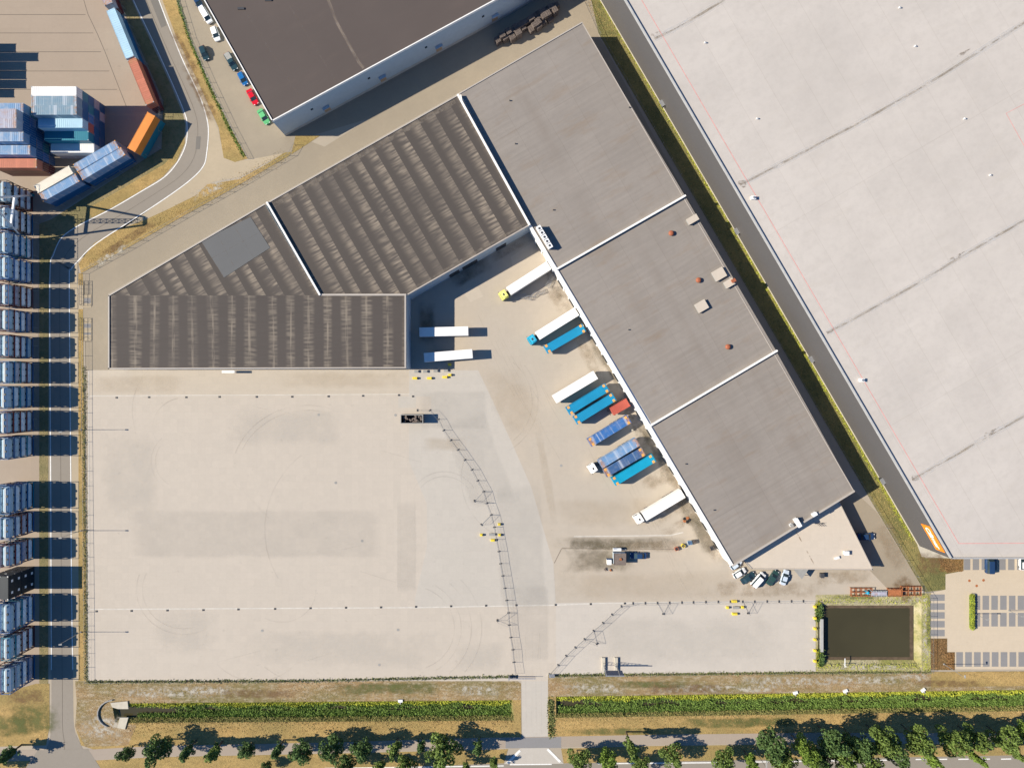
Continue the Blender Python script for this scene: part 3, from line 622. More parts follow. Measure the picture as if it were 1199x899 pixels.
for t in (0.19, 0.43, 0.67, 0.91):
    o_ = pN[0]+(pN[1]-pN[0])*t - c
    m_ = Matrix.Translation(o_) @ Matrix.Rotation(aN, 4, 'Z')
    bm = bmesh.new(); bx(bm, -0.9, 0.9, -0.12, 0.05, 1.25, 4.3, m_); dr = obj('door', bm, M['tanwood'], nw)
    bm = bmesh.new(); bx(bm, -1.1, 1.1, -0.9, -0.13, 4.45, 4.55, m_); obj('canopy', bm, M['greywall'], nw)
    bm = bmesh.new(); bx(bm, -3.9, -3.2, -0.08, 0.05, 6.2, 7.0, m_); obj('window', bm, M['glass'], nw)
# pale seams on the brown roof
bm = bmesh.new()
def roofstrip(bm, line, wpx, h, off, z):
    L, Rr = strip_pts(line, wpx)
    for i in range(len(L)-1):
        vs = [bm.verts.new(P(x, y, h)-off+Vector((0,0,z))) for x, y in (L[i], L[i+1], Rr[i+1], Rr[i])]
        f = bm.faces.new(vs); f.normal_update()
        if f.normal.z < 0: f.normal_flip()
def stainmat(name, c1, lo=0.4, hi=0.65, amt=0.8, scale=0.5, ang=0.0, sx=1, sy=1):
    t = NT(name, 0.9); tr = t.n('ShaderNodeBsdfTransparent'); mx = t.n('ShaderNodeMixShader')
    t.b.inputs['Base Color'].default_value = c1
    f = t.noise(t.coord(ang, sx, sy), scale, 6, 0.65, lo, hi, 0.3); t.l(t.math('MULTIPLY', f, amt), mx.inputs[0])
    t.l(tr.outputs[0], mx.inputs[1]); t.l(t.b.outputs[0], mx.inputs[2]); t.l(mx.outputs[0], t.t.nodes['Material Output'].inputs[0]); return t.m
M['st_pale'] = stainmat('pale_roof_streak', (0.30,0.24,0.19,1), 0.3, 0.6, 0.6, 0.8, A_RIB, 1, 0.3)
M['st_faint'] = stainmat('faint_roof_streak', (0.22,0.18,0.15,1), 0.45, 0.7, 0.5, 1.0)
M['st_dirt'] = stainmat('roof_gutter_dirt', (0.36,0.30,0.23,1), 0.42, 0.62, 0.5, 0.35, A_RIB, 0.35, 1.5)
M['st_dark'] = stainmat('roof_gutter_mud', (0.24,0.19,0.145,1), 0.46, 0.66, 0.6, 0.8)
M['st_rust'] = stainmat('rust_roof_stain', (0.26,0.17,0.10,1), 0.48, 0.66, 0.75, 0.5)
M['st_white'] = stainmat('chalky_roof_edge', (0.62,0.59,0.56,1), 0.35, 0.6, 0.5, 0.4)
roofstrip(bm, [(377,-20),(394,26),(420,73),(426,80)], 3.2, hN+0.06, c, hN+0.07)
obj('roof_seam', bm, M['st_pale'], nw)
for ln in ([(335,0),(395,98)],[(280,2),(352,115)]):
    bm = bmesh.new(); roofstrip(bm, ln, 1.0, hN+0.06, c, hN+0.08); obj('roof_streak', bm, M['st_faint'], nw)
for xx, yy in ((282,10),(314,0)):
    q = P(xx,yy,hN+0.3)-c; bm = bmesh.new(); bx(bm, q.x-0.9, q.x+0.9, q.y-0.3, q.y+0.3, hN+0.05, hN+0.35); obj('roof_vent', bm, M['darkmetal'], nw)

# --- West workshop: low east-west hall A, slanted bay C, slanted hall B
hW = 9.0
pA = [P(x, y, hW) for x, y in [(127.5,432),(127.5,346),(310,239),(374,346.3),(475.5,346.3),(475.5,431)]]
c = sum(pA, Vector())/6
ws = thing('workshop', 'dark roofed workshop hall with stained bands on the left of the yard', 'warehouse', c)
bm = bmesh.new(); prism(bm, pA, 0, hW-0.02, c); obj('wall', bm, M['greywall'], ws)
bm = bmesh.new(); prism(bm, [P(x,y,hW) for x,y in [(127.8,431.8),(127.8,345.95),(475.2,345.95),(475.2,431.8)]], hW-0.02, hW+0.06, c); obj('roof', bm, M['darkroof_e'], ws)
bm = bmesh.new(); prism(bm, [P(x,y,hW) for x,y in [(128.2,346.0),(310,239.6),(373.6,346.0)]], hW-0.02, hW+0.07, c); obj('roof', bm, M['darkroof'], ws)
bm = bmesh.new(); edge_parapet(bm, pA, [0,1,5], 0.32, hW-0.4, hW+0.3, c); obj('parapet', bm, M['capgrey'], ws)
bm = bmesh.new(); edge_parapet(bm, pA, [4], 0.4, hW-0.4, hW+0.45, c); obj('parapet', bm, M['capgrey'], ws)
bm = bmesh.new(); prism(bm, [P(x,y,hW+.3) for x,y in [(235,282),(293,254),(316,290),(262,325)]], hW+0.07, hW+0.14, c); rp = obj('roof_patch', bm, M['patchroof'], ws)
bm = bmesh.new()
for ln in ([(247,303),(304,272)],[(254,273),(276,316)],[(273,263),(297,302)],[(236,283),(262,324)]): roofstrip(bm, ln, 0.6, hW+.14, c, hW+0.15)
obj('panel_joint', bm, M['st_faint'], rp)
bm = bmesh.new(); q = P(270,436,1.2)-c; bx(bm, q.x-1.8, q.x+1.8, q.y-0.2, q.y+0.5, 2.2, 2.9); obj('canopy', bm, M['cap'], ws)

pB = [P(x, y, hW) for x, y in [(312.5,238),(537,111),(621,263.5),(475.8,346.3),(374.5,346.3)]]
c = sum(pB, Vector())/5
wb = thing('workshop', 'slanted workshop hall with rippled dark roof between the two other halls', 'warehouse', c)
bm = bmesh.new(); prism(bm, pB, 0, hW-0.02, c); obj('wall', bm, M['greywall'], wb)
bm = bmesh.new(); prism(bm, [c+(p-c)*0.998 for p in pB], hW-0.02, hW+0.06, c); obj('roof', bm, M['darkroof'], wb)
bm = bmesh.new(); edge_parapet(bm, pB, [0,2], 0.3, hW-0.4, hW+0.25, c); obj('parapet', bm, M['capgrey'], wb)
bm = bmesh.new(); edge_parapet(bm, pB, [4], 0.5, hW-0.3, hW+0.8, c); obj('fire_wall', bm, M['cap'], wb)
bm = bmesh.new(); edge_parapet(bm, pB, [1], 0.55, hW-1.5, hW+0.6, c); obj('fire_wall', bm, M['cap'], wb)
bm = bmesh.new(); edge_parapet(bm, pB, [3], 0.5, hW-0.3, hW+0.5, c); obj('fire_wall', bm, M['capgrey'], wb)
M['st_edge'] = stainmat('pale_roof_margin', (0.24,0.20,0.16,1), 0.35, 0.6, 0.6, 0.9)
bm = bmesh.new(); roofstrip(bm, [(317,243),(533,119)], 5, hW, c, hW+0.075); roofstrip(bm, [(480,340),(615,262)], 3, hW, c, hW+0.075); obj('roof_margin', bm, M['st_edge'], wb)
# loading doors in the shaded corner
dB = (pB[3]-pB[2]); aB = math.atan2(dB.y, dB.x)
for t, wd in ((0.24,1.6),(0.5,2.4),(0.63,1.6)):
    o_ = pB[2]+dB*t - c; m_ = Matrix.Translation(o_) @ Matrix.Rotation(aB, 4, 'Z')
    bm = bmesh.new(); bx(bm, -wd, wd, -0.05, 0.12, 0.05, 4.2, m_); obj('door', bm, M['darkdoor'], wb)

# --- Main grey-roofed hall in four bays
hM = 8.0
mp = [(538,109.5),(681.5,26.5),(1000,575),(857.5,662.5),(620.5,264.5)]
pM = [P(x, y, hM) for x, y in mp]
c = sum(pM, Vector())/5
mh = thing('warehouse', 'long grey roofed distribution hall in the centre with white dock front', 'warehouse', c)
# keep 5 cm clear of hall B
pMw = [pM[0]+Vector((0.12,0.03,0)), pM[1], pM[2], pM[3], pM[4]+Vector((0.12,0.03,0))]
bm = bmesh.new(); prism(bm, pMw, 0, hM-0.02, c); obj('wall', bm, M['whitewall'], mh)
def lerp(a, b, t): return (a[0]+(b[0]-a[0])*t, a[1]+(b[1]-a[1])*t)
cuts_w = [(538.8,110),(620.5,264.5),(653,314.5),(763,497),(857.5,662.5)]
cuts_e = [(681.5,26.5),(None),(802,229),(909,411),(1000,575)]
secs = [([(539.6,110.5),(681,27),(801.6,229),(653.3,314),(621.2,264.5)]), ([(653.3,315),(802,229.6),(908.8,411),(763.3,496.6)]), ([(763.3,497.6),(909,411.6),(999.6,574.6),(857.6,662)])]
for s_ in secs:
    bm = bmesh.new(); prism(bm, [P(x,y,hM) for x,y in s_], hM-0.02, hM+0.06, c); obj('roof', bm, M['greyroof'], mh)
bm = bmesh.new(); edge_parapet(bm, pM, [0], 0.3, hM-0.5, hM+0.25, c); obj('parapet', bm, M['capgrey'], mh)
bm = bmesh.new(); edge_parapet(bm, pM, [1], 0.2, hM-0.4, hM+0.14, c); obj('parapet', bm, M['capgrey'], mh)
bm = bmesh.new(); edge_parapet(bm, pM, [2], 0.45, hM-0.5, hM+0.55, c); obj('parapet', bm, M['capgrey'], mh)
bm = bmesh.new(); wall_run(bm, P(620.5,264.5,hM+.3), P(857,661.5,hM+.3), 0.8, hM-1.2, hM+0.4, c); obj('dock_fascia', bm, M['cap'], mh)
for a, b in (((651.5,315.3),(803,228.7)),((761.5,498.3),(910.5,410.3))):
    bm = bmesh.new(); wall_run(bm, P(*a,hM+.8), P(*b,hM+.8), 0.5, hM-0.3, hM+0.85, c); obj('fire_wall', bm, M['cap'], mh)
# dock doors and canopy lumps on the front
dM = (pM[3]-pM[4]); aM = math.atan2(dM.y, dM.x); LM = dM.length
nd = 17
for i in range(nd):
    t = 0.05+0.9*i/(nd-1)
    m_ = Matrix.Translation(pM[4]+dM*t-c) @ Matrix.Rotation(aM, 4, 'Z')
    bm = bmesh.new(); bx(bm, -1.9, 1.9, -0.30, -0.02, 1.1, 4.7, m_); dk = obj('dock_shelter', bm, M['whitemetal'], mh)
    bm = bmesh.new(); bx(bm, -1.35, 1.35, -0.34, -0.302, 1.2, 4.1, m_); obj('dock_door', bm, M['darkdoor'], dk)
def roof_unit(name, px, py, sx, sy, hh, m, par, off, h, lidm=None, rot=A_RIB, part='roof_unit'):
    q = P(px, py, h+hh)-off; m_ = Matrix.Translation((q.x, q.y, 0)) @ Matrix.Rotation(rot, 4, 'Z')
    bm = bmesh.new(); bx(bm, -sx/2, sx/2, -sy/2, sy/2, h+0.06, h+hh, m_); u = obj(name, bm, m, par)
    bm = bmesh.new(); bx(bm, -sx/2-.08, sx/2+.08, -sy/2-.08, sy/2+.08, h+hh, h+hh+0.12, m_)
    obj('lid', bm, lidm or M['cap'], u)
    return u
for x, y in ((786,273),(818,328),(852.5,406)):
    q = P(x,y,hM+0.6)-c; bm = bmesh.new(); lathe(bm, [(0.5,hM+0.06),(0.5,hM+0.45),(0.75,hM+0.5),(0.68,hM+0.8),(0.4,hM+1.0),(0.08,hM+1.05)], 16, mtx=Matrix.Translation((q.x,q.y,0)))
    obj('roof_vent', bm, M['terracotta'], mh, smooth=False)
roof_unit('skylight', 821.5, 358.5, 3.0, 2.5, 0.9, M['greyconc'], mh, c, hM, M['officeroof'])
roof_unit('skylight', 842, 321, 3.2, 2.7, 0.9, M['greyconc'], mh, c, hM, M['officeroof'])
roof_unit('duct', 854, 331.5, 2.6, 1.8, 0.9, M['greyconc'], mh, c, hM, M['officeroof'])
roof_unit('duct', 811, 257, 3.0, 1.6, 1.0, M['greyconc'], mh, c, hM, M['officeroof'])
roof_unit('duct', 859, 328.5, 1.0, 0.8, 1.6, M['terracotta'], mh, c, hM, M['terracotta'])
for i in range(5):
    x, y = 631.5+i*3.0, 267.5+i*5.0
    u = roof_unit('air_conditioner', x, y, 1.35, 1.15, 1.9, M['whitemetal'], mh, c, hM, M['whitemetal'], rot=aM)
    q = P(x,y,hM+2)-c; bm = bmesh.new(); cyl(bm, (q.x,q.y,hM+2.02), (q.x,q.y,hM+2.1), 0.32, 12); obj('fan', bm, M['darkmetal'], u)
roof_unit('roof_unit', 934.5, 612, 0.9, 2.4, 1.4, M['whitemetal'], mh, c, hM, M['whitemetal'])
roof_unit('roof_unit', 954, 602, 1.2, 0.8, 1.0, M['whitemetal'], mh, c, hM, M['whitemetal'])
roof_unit('roof_unit', 927, 615, 0.7, 0.7, 1.0, M['whitemetal'], mh, c, hM, M['greyconc'])
for x, y in ((648,246),(736,386),(737,126),(597,118),(603.5,168.5),(803,543),(836,597)):
    q = P(x,y,hM+.2)-c; bm = bmesh.new(); cyl(bm, (q.x,q.y,hM+.06), (q.x,q.y,hM+.5), 0.16, 8); obj('roof_vent', bm, M['darkmetal'], mh)

# --- triangular office
hO = 3.8
gO = [(858.5,646.2),(866.8,653),(874.6,661.4),(1013.9,662.4),(971.9,577.9)]
pO = [W(x,y) for x,y in gO]
c = sum(pO, Vector())/5
of = thing('office', 'low triangular office with pale flat roof beside the grey hall', 'office', c)
shr = [p+Vector((0.02,-0.05,0)) for p in pO]
bm = bmesh.new(); prism(bm, shr, 0, hO-0.02, c); obj('wall', bm, M['capgrey'], of)
bm = bmesh.new(); prism(bm, [c+(p-c)*0.998 for p in shr], hO-0.02, hO+0.05, c); obj('roof', bm, M['officeroof'], of)
bm = bmesh.new(); edge_parapet(bm, shr, [1,2,3], 0.28, hO-0.4, hO+0.18, c); obj('parapet', bm, M['capgrey'], of)
bm = bmesh.new(); roofstrip(bm, [(932,622),(953,660)], 1.2, hO, c, hO+0.06); obj('roof_joint', bm, M['st_rust'], of)
roof_unit('roof_unit', 991.5, 647.5, 1.2, 1.0, 0.9, M['whitemetal'], of, c, hO, M['whitemetal'], 0)
roof_unit('roof_unit', 980, 653, 1.2, 0.5, 0.5, M['whitemetal'], of, c, hO, M['whitemetal'], 0.3)
bm = bmesh.new()
for k in range(3): bar(bm, P(955+k*3,612+k*0,hO+.4)-c+Vector((0,0,hO+.5)), P(960+k*3,616,hO+.4)-c+Vector((0,0,hO+.5)), 0.08)
bar(bm, P(954,613,hO+.4)-c+Vector((0,0,hO+.5)), P(966,612,hO+.4)-c+Vector((0,0,hO+.5)), 0.08)
for k in range(3): bar(bm, P(955+k*4,613,hO+.4)-c+Vector((0,0,hO+.05)), P(955+k*4,613,hO+.4)-c+Vector((0,0,hO+.5)), 0.08)
obj('roof_rail', bm, M['darkmetal'], of)
for i in range(9):
    bm = bmesh.new(); x = 884+i*14.5; q = W(x+.5, 662.9)-c; bx(bm, q.x-0.9, q.x+0.9, q.y-0.05, q.y+0.12, 1.0, 2.3); obj('window', bm, M['glass'], of)
cn = thing('entrance_canopy', 'small grey triangular canopy on posts by the office front', 'canopy', W(933,671))
bm = bmesh.new(); pts = [(-2.2,2.0),(2.2,2.0),(0.3,-0.9)]; prism(bm, pts, 2.6, 2.8); obj('roof', bm, M['greyconc'], cn)
for x, y in ((-1.8,1.7),(1.8,1.7),(0.3,-0.5)):
    bm = bmesh.new(); cyl(bm, (x,y,0), (x,y,2.6), 0.07, 8); obj('post', bm, M['metal'], cn)

# --- NE pale-roofed warehouse
hE = 14.3
mpE = [(1112.5,653.3),(648,-142),(2000,-142),(2000,653.3)]
pE = [P(x,y,hE) for x,y in mpE]
c = pE[0].copy()
ne = thing('warehouse', 'huge warehouse with pale white roof and dark grey cladding, right side', 'warehouse', c)
bm = bmesh.new(); prism(bm, pE, 0, hE-0.02, c); obj('wall', bm, M['darkwall'], ne)
bm = bmesh.new(); cE = sum(pE, Vector())/4; prism(bm, [cE+(p-cE)*0.9995 for p in pE], hE-0.02, hE+0.03, c); obj('roof', bm, M['paleroof'], ne)
bm = bmesh.new(); edge_parapet(bm, pE, [0,1,2,3], 0.3, hE-0.3, hE+0.62, c); obj('parapet', bm, M['paleroof'] if False else plain('pale_grey_coping', (0.40,0.39,0.38,1), 0.6), ne)
bm = bmesh.new()
roofstrip(bm, [(740,-18),(751,0),(1122.5,636),], 0.85, hE, c, hE+0.045); roofstrip(bm, [(1122.5,636),(1300,635)], 0.85, hE, c, hE+0.045)
roofstrip(bm, [(1230,106),(1178,133),(1215,200)], 0.85, hE, c, hE+0.045)
obj('roof_marking', bm, M['redline'], ne)
seams = ([(766,46),(812,22),(870,-14)],[(866,217),(1000,147),(1100,90),(1199,27),(1300,-32)],[(968,390),(1060,340),(1130,298),(1199,258),(1300,198)],[(1068,562),(1130,526),(1199,487),(1300,430)])
for i, ln in enumerate(seams):
    bm = bmesh.new(); roofstrip(bm, smooth_line(ln, 4), 7, hE, c, hE+0.04); obj('roof_seam', bm, M['st_white'], ne)
    bm = bmesh.new(); roofstrip(bm, smooth_line(ln, 4), 3.0, hE, c, hE+0.055); obj('roof_gutter', bm, M['st_dirt'], ne)
    bm = bmesh.new(); roofstrip(bm, smooth_line(ln, 4), 0.9, hE, c, hE+0.065); obj('roof_gutter', bm, M['st_dark'], ne)
for (x, y, L, w_) in ((762,44,14,9),(864,217,13,9),(966,389,12,8),(1068,561,10,7),(1128,62,16,5),(1120,300,22,4),(1160,505,20,5)):
    bm = bmesh.new(); q = P(x,y,hE)-c; n_ = 12; ca, sa = math.cos(A_RIB), math.sin(A_RIB)
    vs = []
    for k in range(n_):
        a = 2*math.pi*k/n_; u_ = L*S*.5*math.cos(a)*random.uniform(.8,1.1)+L*S*.5*(1 if L<15 else 0); v_ = w_*S*.5*math.sin(a)*random.uniform(.6,1.1)*(1.3 if math.cos(a)<0 else .5)
        vs.append(bm.verts.new((q.x+u_*ca-v_*sa, q.y+u_*sa+v_*ca, hE+0.075)))
    bm.faces.new(vs); obj('roof_stain', bm, M['st_dark'], ne)
for (x, y) in ((882,232),(1009,445),(826,50),(887,139),(1054,9),(1072,54),(1130,139),(1160,205)):
    big = (x in (882,1009)); q = P(x,y,hE+.3)-c
    bm = bmesh.new(); s_ = 0.45 if big else 0.18; bx(bm, q.x-s_*1.4, q.x+s_*1.2, q.y-s_, q.y+s_, hE+0.03, hE+(0.9 if big else 0.45)); u = obj('roof_vent', bm, M['whitemetal'], ne)
    bm = bmesh.new(); cyl(bm, (q.x,q.y,hE+(0.9 if big else .45)), (q.x,q.y,hE+(1.1 if big else .6)), s_*0.7, 10); obj('cap', bm, M['metal'], u)
# cladding downpipes and small doors
dE = (pE[0]-pE[1]); aE = math.atan2(dE.y, dE.x); LE_ = dE.length
for d_ in (22, 62, 104, 146):
    m_ = Matrix.Translation(pE[0]-dE.normalized()*d_-c) @ Matrix.Rotation(aE, 4, 'Z')
    bm = bmesh.new(); bx(bm, -0.7, 0.7, -0.2, 0.03, 0.0, 2.3, m_); dd = obj('door', bm, M['darkdoor'], ne)
    bm = bmesh.new(); bx(bm, -0.9, 0.9, -1.1, -0.03, 2.4, 2.5, m_); obj('canopy', bm, M['metal'], dd)
bm = bmesh.new(); m_ = Matrix.Translation(pE[0]-c) @ Matrix.Rotation(aE, 4, 'Z'); bx(bm, -240, -0.05, -0.10, 0.0, 0.02, 0.5, m_); obj('plinth', bm, M['concrete'], ne)
# orange sign high on the cladding
L0, L1, z0, z1 = -9.6, -1.5, 9.5, 13.4
bm = bmesh.new(); bx(bm, L0, L1, -0.16, -0.02, z0, z1, m_); sg = obj('sign', bm, M['orangesign'], ne)
tc = bpy.data.curves.new('lettering', 'FONT'); tc.body = 'Cillmer'; tc.size = 2.45; tc.extrude = 0.03; tc.align_x = 'CENTER'; tc.align_y = 'CENTER'; tc.space_character = 0.92; tc.offset = 0.06
to = bpy.data.objects.new('tmp', tc); C.objects.link(to)
me = bpy.data.meshes.new_from_object(to.evaluated_get(bpy.context.evaluated_depsgraph_get())); bpy.data.objects.remove(to)
me.name = 'lettering'; me.materials.clear(); me.materials.append(M['whitemetal'])
lt = bpy.data.objects.new('lettering', me); C.objects.link(lt); lt.parent = sg
lt.matrix_local = m_ @ Matrix.Translation(((L0+L1)/2, -0.20, (z0+z1)/2)) @ Matrix.Rotation(R(90), 4, 'X')

# ================================================================== CONTAINERS
def corr_box(L, Wd, Ht, z0, nl=None):
    """container shell with corrugated sides and roof, centred, along X"""
    bm = bmesh.new()
    bx(bm, -L/2+.03, L/2-.03, -Wd/2+.02, Wd/2-.02, z0+.03, z0+Ht-.06)
    # frame rails and posts
    for sy in (-1, 1):
        for zz in (z0+.06, z0+Ht-.06): bx(bm, -L/2+.06, L/2-.06, sy*Wd/2-.06 if sy>0 else -Wd/2, sy*Wd/2 if sy>0 else -Wd/2+.06, zz-.06, zz+.045)
        for sx in (-1, 1):
            x0 = sx*L/2-(.12 if sx>0 else 0); y0 = sy*Wd/2-(.12 if sy>0 else 0)
            bx(bm, x0, x0+.12, y0, y0+.12, z0, z0+Ht-.02)
    nl = nl or int(L/0.55)
    for i in range(nl):                      # side and roof ribs
        x = -L/2+.25+(L-.5)*i/(nl-1)
        bx(bm, x-.09, x+.09, -Wd/2+.012, Wd/2-.012, z0+.14, z0+Ht-.075)
        bx(bm, x-.07, x+.07, -Wd/2+.15, Wd/2-.15, z0+Ht-.062, z0+Ht-.025)
    return bm
def proto_container(L, Ht=2.59, inset=None):
    t = thing('shipping_container', 'proto', 'container')
    Wd = 2.44
    obj('body', corr_box(L, Wd, Ht, 0), PT['blue'], t)
    bm = bmesh.new()                         # door end at +X
    for sy in (-1, 1): bx(bm, L/2-.055, L/2-.02, sy*(.58)-.55, sy*(.58)+.55, .18, Ht-.16)
    d = obj('door', bm, PT['blue'], t)
    bm = bmesh.new()
    for y in (-.9,-.3,.3,.9): cyl(bm, (L/2+.0, y, .15), (L/2+.0, y, Ht-.12), .025, 6)
    obj('lock_rod', bm, PT['tin'], d)
    ix = (inset if inset else L/2)-.09
    for sx in (-1, 1):
        for sy in (-1, 1):
            bm = bmesh.new(); a = .13 if not inset else .36
            bx(bm, sx*ix-a, sx*ix+a, sy*(Wd/2-a)-a, sy*(Wd/2-a)+a, Ht-.1, Ht+.01); obj('corner_casting', bm, PT['castings'], t)
    return t
C40 = proto_container(12.19); C45 = proto_container(13.5, 2.9, 6.1); C20 = proto_container(6.06); C40H = proto_container(13.5, 2.9); C20B = proto_container(6.06)
for xx_ in (-1.5, 1.5):
    bm = bmesh.new(); bx(bm, xx_-.32, xx_+.32, -1.262, -1.225, .75, 1.45); obj('placard', bm, M['whitemetal'], C20B)
C40L = proto_container(13.4, 2.9)
def put(proto, loc, rz, z, col, label, group, cast='tin'):
    return dup(proto, loc, rz, label, group, z=z, swap={'mid_blue_paint': PT[col], 'orange_castings': PT[cast]})
TIER = ['bottom','second','third','fourth','fifth','sixth','seventh']
def tiername(i, n): return 'top' if i == n-1 else ('bottom' if i == 0 else TIER[i])+' tier'
CN = {'white':'white','cream':'cream','brightblue':'bright blue','blue':'blue','paleblue':'faded blue','navy':'navy','iceblue':'ice blue','greyblue':'grey-blue','red':'red','salmon':'salmon red','orange':'orange','deepblue':'deep blue','teal':'teal','maroon':'maroon','lilac':'lilac grey','brown':'brown','black':'black'}
rnd = random.Random(5)
def stack_ew(xe, yc, n, topcol, rowname, cols=None, group='stacked containers in the depot', hgt=2.6):
    for i in range(n):
        col = topcol if i == n-1 else (cols[i] if cols and i < len(cols) and cols[i] else rnd.choice(['deepblue','deepblue','teal','navy','blue','deepblue']))
        x = (xe-CX)*S-12.19/2; y = (CY-yc)*S
        t = tiername(i, n)
        cc_ = put(C40, (x, y), 0, i*hgt, col, '%s container, %s, %s' % (CN[col], t, rowname), group); cc_.scale = (1, 1.035, 1)
# block with white top
rows = [(129.3,5,'white',['deepblue','lilac','deepblue','teal']),(139.7,5,'greyblue',['lilac','deepblue','teal','deepblue']),(150,5,'greyblue',['deepblue','navy','blue','deepblue']),
        (160.3,4,'iceblue',['deepblue','deepblue','red']),(170.6,3,'teal',['navy','deepblue']),(180.8,2,'white',['lilac'])]
for i, (y, n, tcol, cols) in enumerate(rows):
    stack_ew(123, y, n, tcol, '%s row of the block with white top' % ORD[i], cols)
rows = [(147.5,5,'paleblue'),(158,6,'lilac'),(168.4,6,'lilac'),(179,5,'paleblue'),(190,4,'paleblue'),(201.3,3,'salmon')]
for i, (y, n, tcol) in enumerate(rows):
    stack_ew(64.7, y, n, tcol, '%s row at the left edge of the depot' % ORD[i], ['maroon','brown'] if i == 5 else None)
rows = [(56.5,3),(67,5),(77.5,4),(88,4),(98.8,4),(109.5,3)]
for i, (y, n) in enumerate(rows):
    stack_ew(-25+(2 if i==0 else 0), y, n, 'blue', '%s row beyond the left edge' % ORD[i], None, 'containers whose shadow falls into the depot')
    
# diagonal wall of containers, two high, along the depot fence
def diag(a, b, cols, label, h=5.8, proto=None, cast='tin', lvl0=True):
    A = P(a[0], a[1], h); B = P(b[0], b[1], h); rz = math.atan2(B.y-A.y, B.x-A.x); m_ = (A+B)/2; L = (B-A).length
    out = []
    for i, col in enumerate(cols):
        pr = proto or C40L
        o = put(pr, (m_.x, m_.y), rz, i*2.9, col, '%s container, %s, %s' % (CN[col], 'upper one' if i == len(cols)-1 else 'lower one', label), 'containers lined up along the depot fence', cast)
        o.scale = (L/13.4, 1, 1); out.append(o)
    return out
diag((104,-52),(127,5), ['maroon','lilac'], 'at the top edge by the road bend')
diag((129,11),(152,67.5), ['deepblue','iceblue'], 'north of the salmon one')
diag((154,69),(175.5,121.5), ['maroon','salmon'], 'beside the road north of the orange one')
diag((177,133.5),(153.5,175.8), ['teal','orange'], 'slanting at the corner of the fence', cast='orange')
diag((144,177),(94,206.5), ['deepblue','paleblue'], 'outer one of the slanting pair at the fence', cast='castings')
diag((137,168.7),(88,197), ['navy','paleblue'], 'inner one of the slanting pair at the fence', cast='castings')
diag((90.5,208),(48,231.5), ['deepblue','paleblue'], 'outer one beside the cream container', cast='castings')
diag((83,198.5),(42,222), ['blue','cream'], 'near the crane legs', cast='cream')

# ================================================================== TANK CONTAINERS
def proto_tank():
    t = thing('tank_container', 'proto', 'tank container')
    L, Wd, Ht = 6.06, 2.44, 2.44
    bm = bmesh.new()
    for sy in (-1, 1):
        for sx in (-1, 1):
            bx(bm, sx*(Wd/2-.07)-.07, sx*(Wd/2-.07)+.07, sy*(L/2-.07)-.07, sy*(L/2-.07)+.07, 0, Ht)
        for zz in (.07, Ht-.07): bar(bm, (-Wd/2, sy*(L/2-.07), zz), (Wd/2, sy*(L/2-.07), zz), .12)
        bar(bm, (-Wd/2+.1, sy*(L/2-.07), .1), (0, sy*(L/2-.07), .7), .09); bar(bm, (Wd/2-.1, sy*(L/2-.07), .1), (0, sy*(L/2-.07), .7), .09)
    for sx in (-1, 1):
        bar(bm, (sx*(Wd/2-.06), -L/2, .2), (sx*(Wd/2-.06), L/2, .2), .11, .42); bar(bm, (sx*(Wd/2-.04), -L/2, Ht-.04), (sx*(Wd/2-.04), L/2, Ht-.04), .07)
    obj('frame', bm, PT['deepblue'], t)
    bm = bmesh.new(); r_ = 1.14
    lathe(bm, [(.25,-2.78),(.7,-2.72),(.98,-2.5),(r_,-2.2),(r_,-.9),(r_+.03,-.88),(r_+.03,-.8),(r_,-.78),(r_,.78),(r_+.03,.8),(r_+.03,.88),(r_,.9),(r_,2.2),(.98,2.5),(.7,2.72),(.25,2.78)], 20, 'Y', Matrix.Translation((0,0,1.22)))
    obj('tank', bm, PT['silver'], t, smooth=True)
    bm = bmesh.new(); bx(bm, -.25, .25, -2.6, 2.6, 2.34, 2.40)
    for k in range(9): bx(bm, -.25, .25, -2.5+k*.6, -2.44+k*.6, 2.40, 2.42)
    obj('walkway', bm, PT['tin'], t)
    for y in (-.8, .9):
        bm = bmesh.new(); cyl(bm, (.45, y, 2.2), (.45, y, 2.43), .28, 12); obj('manhole', bm, PT['black'], t)
    bm = bmesh.new(); bar(bm, (.95, -2.9, .2), (.95, -2.9, 2.4), .05); bar(bm, (.55, -2.9, .2), (.55, -2.9, 2.4), .05)
    for k in range(6): bar(bm, (.55, -2.9, .4+k*.35), (.95, -2.9, .4+k*.35), .04)
    obj('ladder', bm, PT['tin'], t)
    return t
TK = proto_tank()
trows = [(223.5,248),(251,276),(279,304),(307,332.5),(337,361.5),(365.8,390),(394.8,420),(424,449),(452,477),(480.5,505),(509,533.5),(563.5,595),(598,622.5),(629.2,654),(663,689),(694.5,727),(732,757.5),(766,795)]
tall = {0:2.55,8:2.6,9:2.6,10:2.55,14:2.6}
fcols = [['maroon','maroon','brown','black'],['deepblue','black','brown','deepblue'],['navy','teal','deepblue','deepblue'],['deepblue','blue','deepblue','blue'],['maroon','maroon','brown','maroon'],['deepblue','navy','deepblue','maroon'],['navy','deepblue','maroon','maroon'],['deepblue','maroon','teal','deepblue'],
 ['deepblue','deepblue','teal','deepblue'],['navy','maroon','maroon','maroon'],['deepblue','teal','deepblue','navy'],['teal','deepblue','navy','deepblue'],['navy','maroon','brown','navy'],['teal','maroon','navy','maroon'],['black']*4,['navy','deepblue','teal','navy'],['maroon','maroon','brown','teal'],['deepblue','navy','deepblue','navy']]
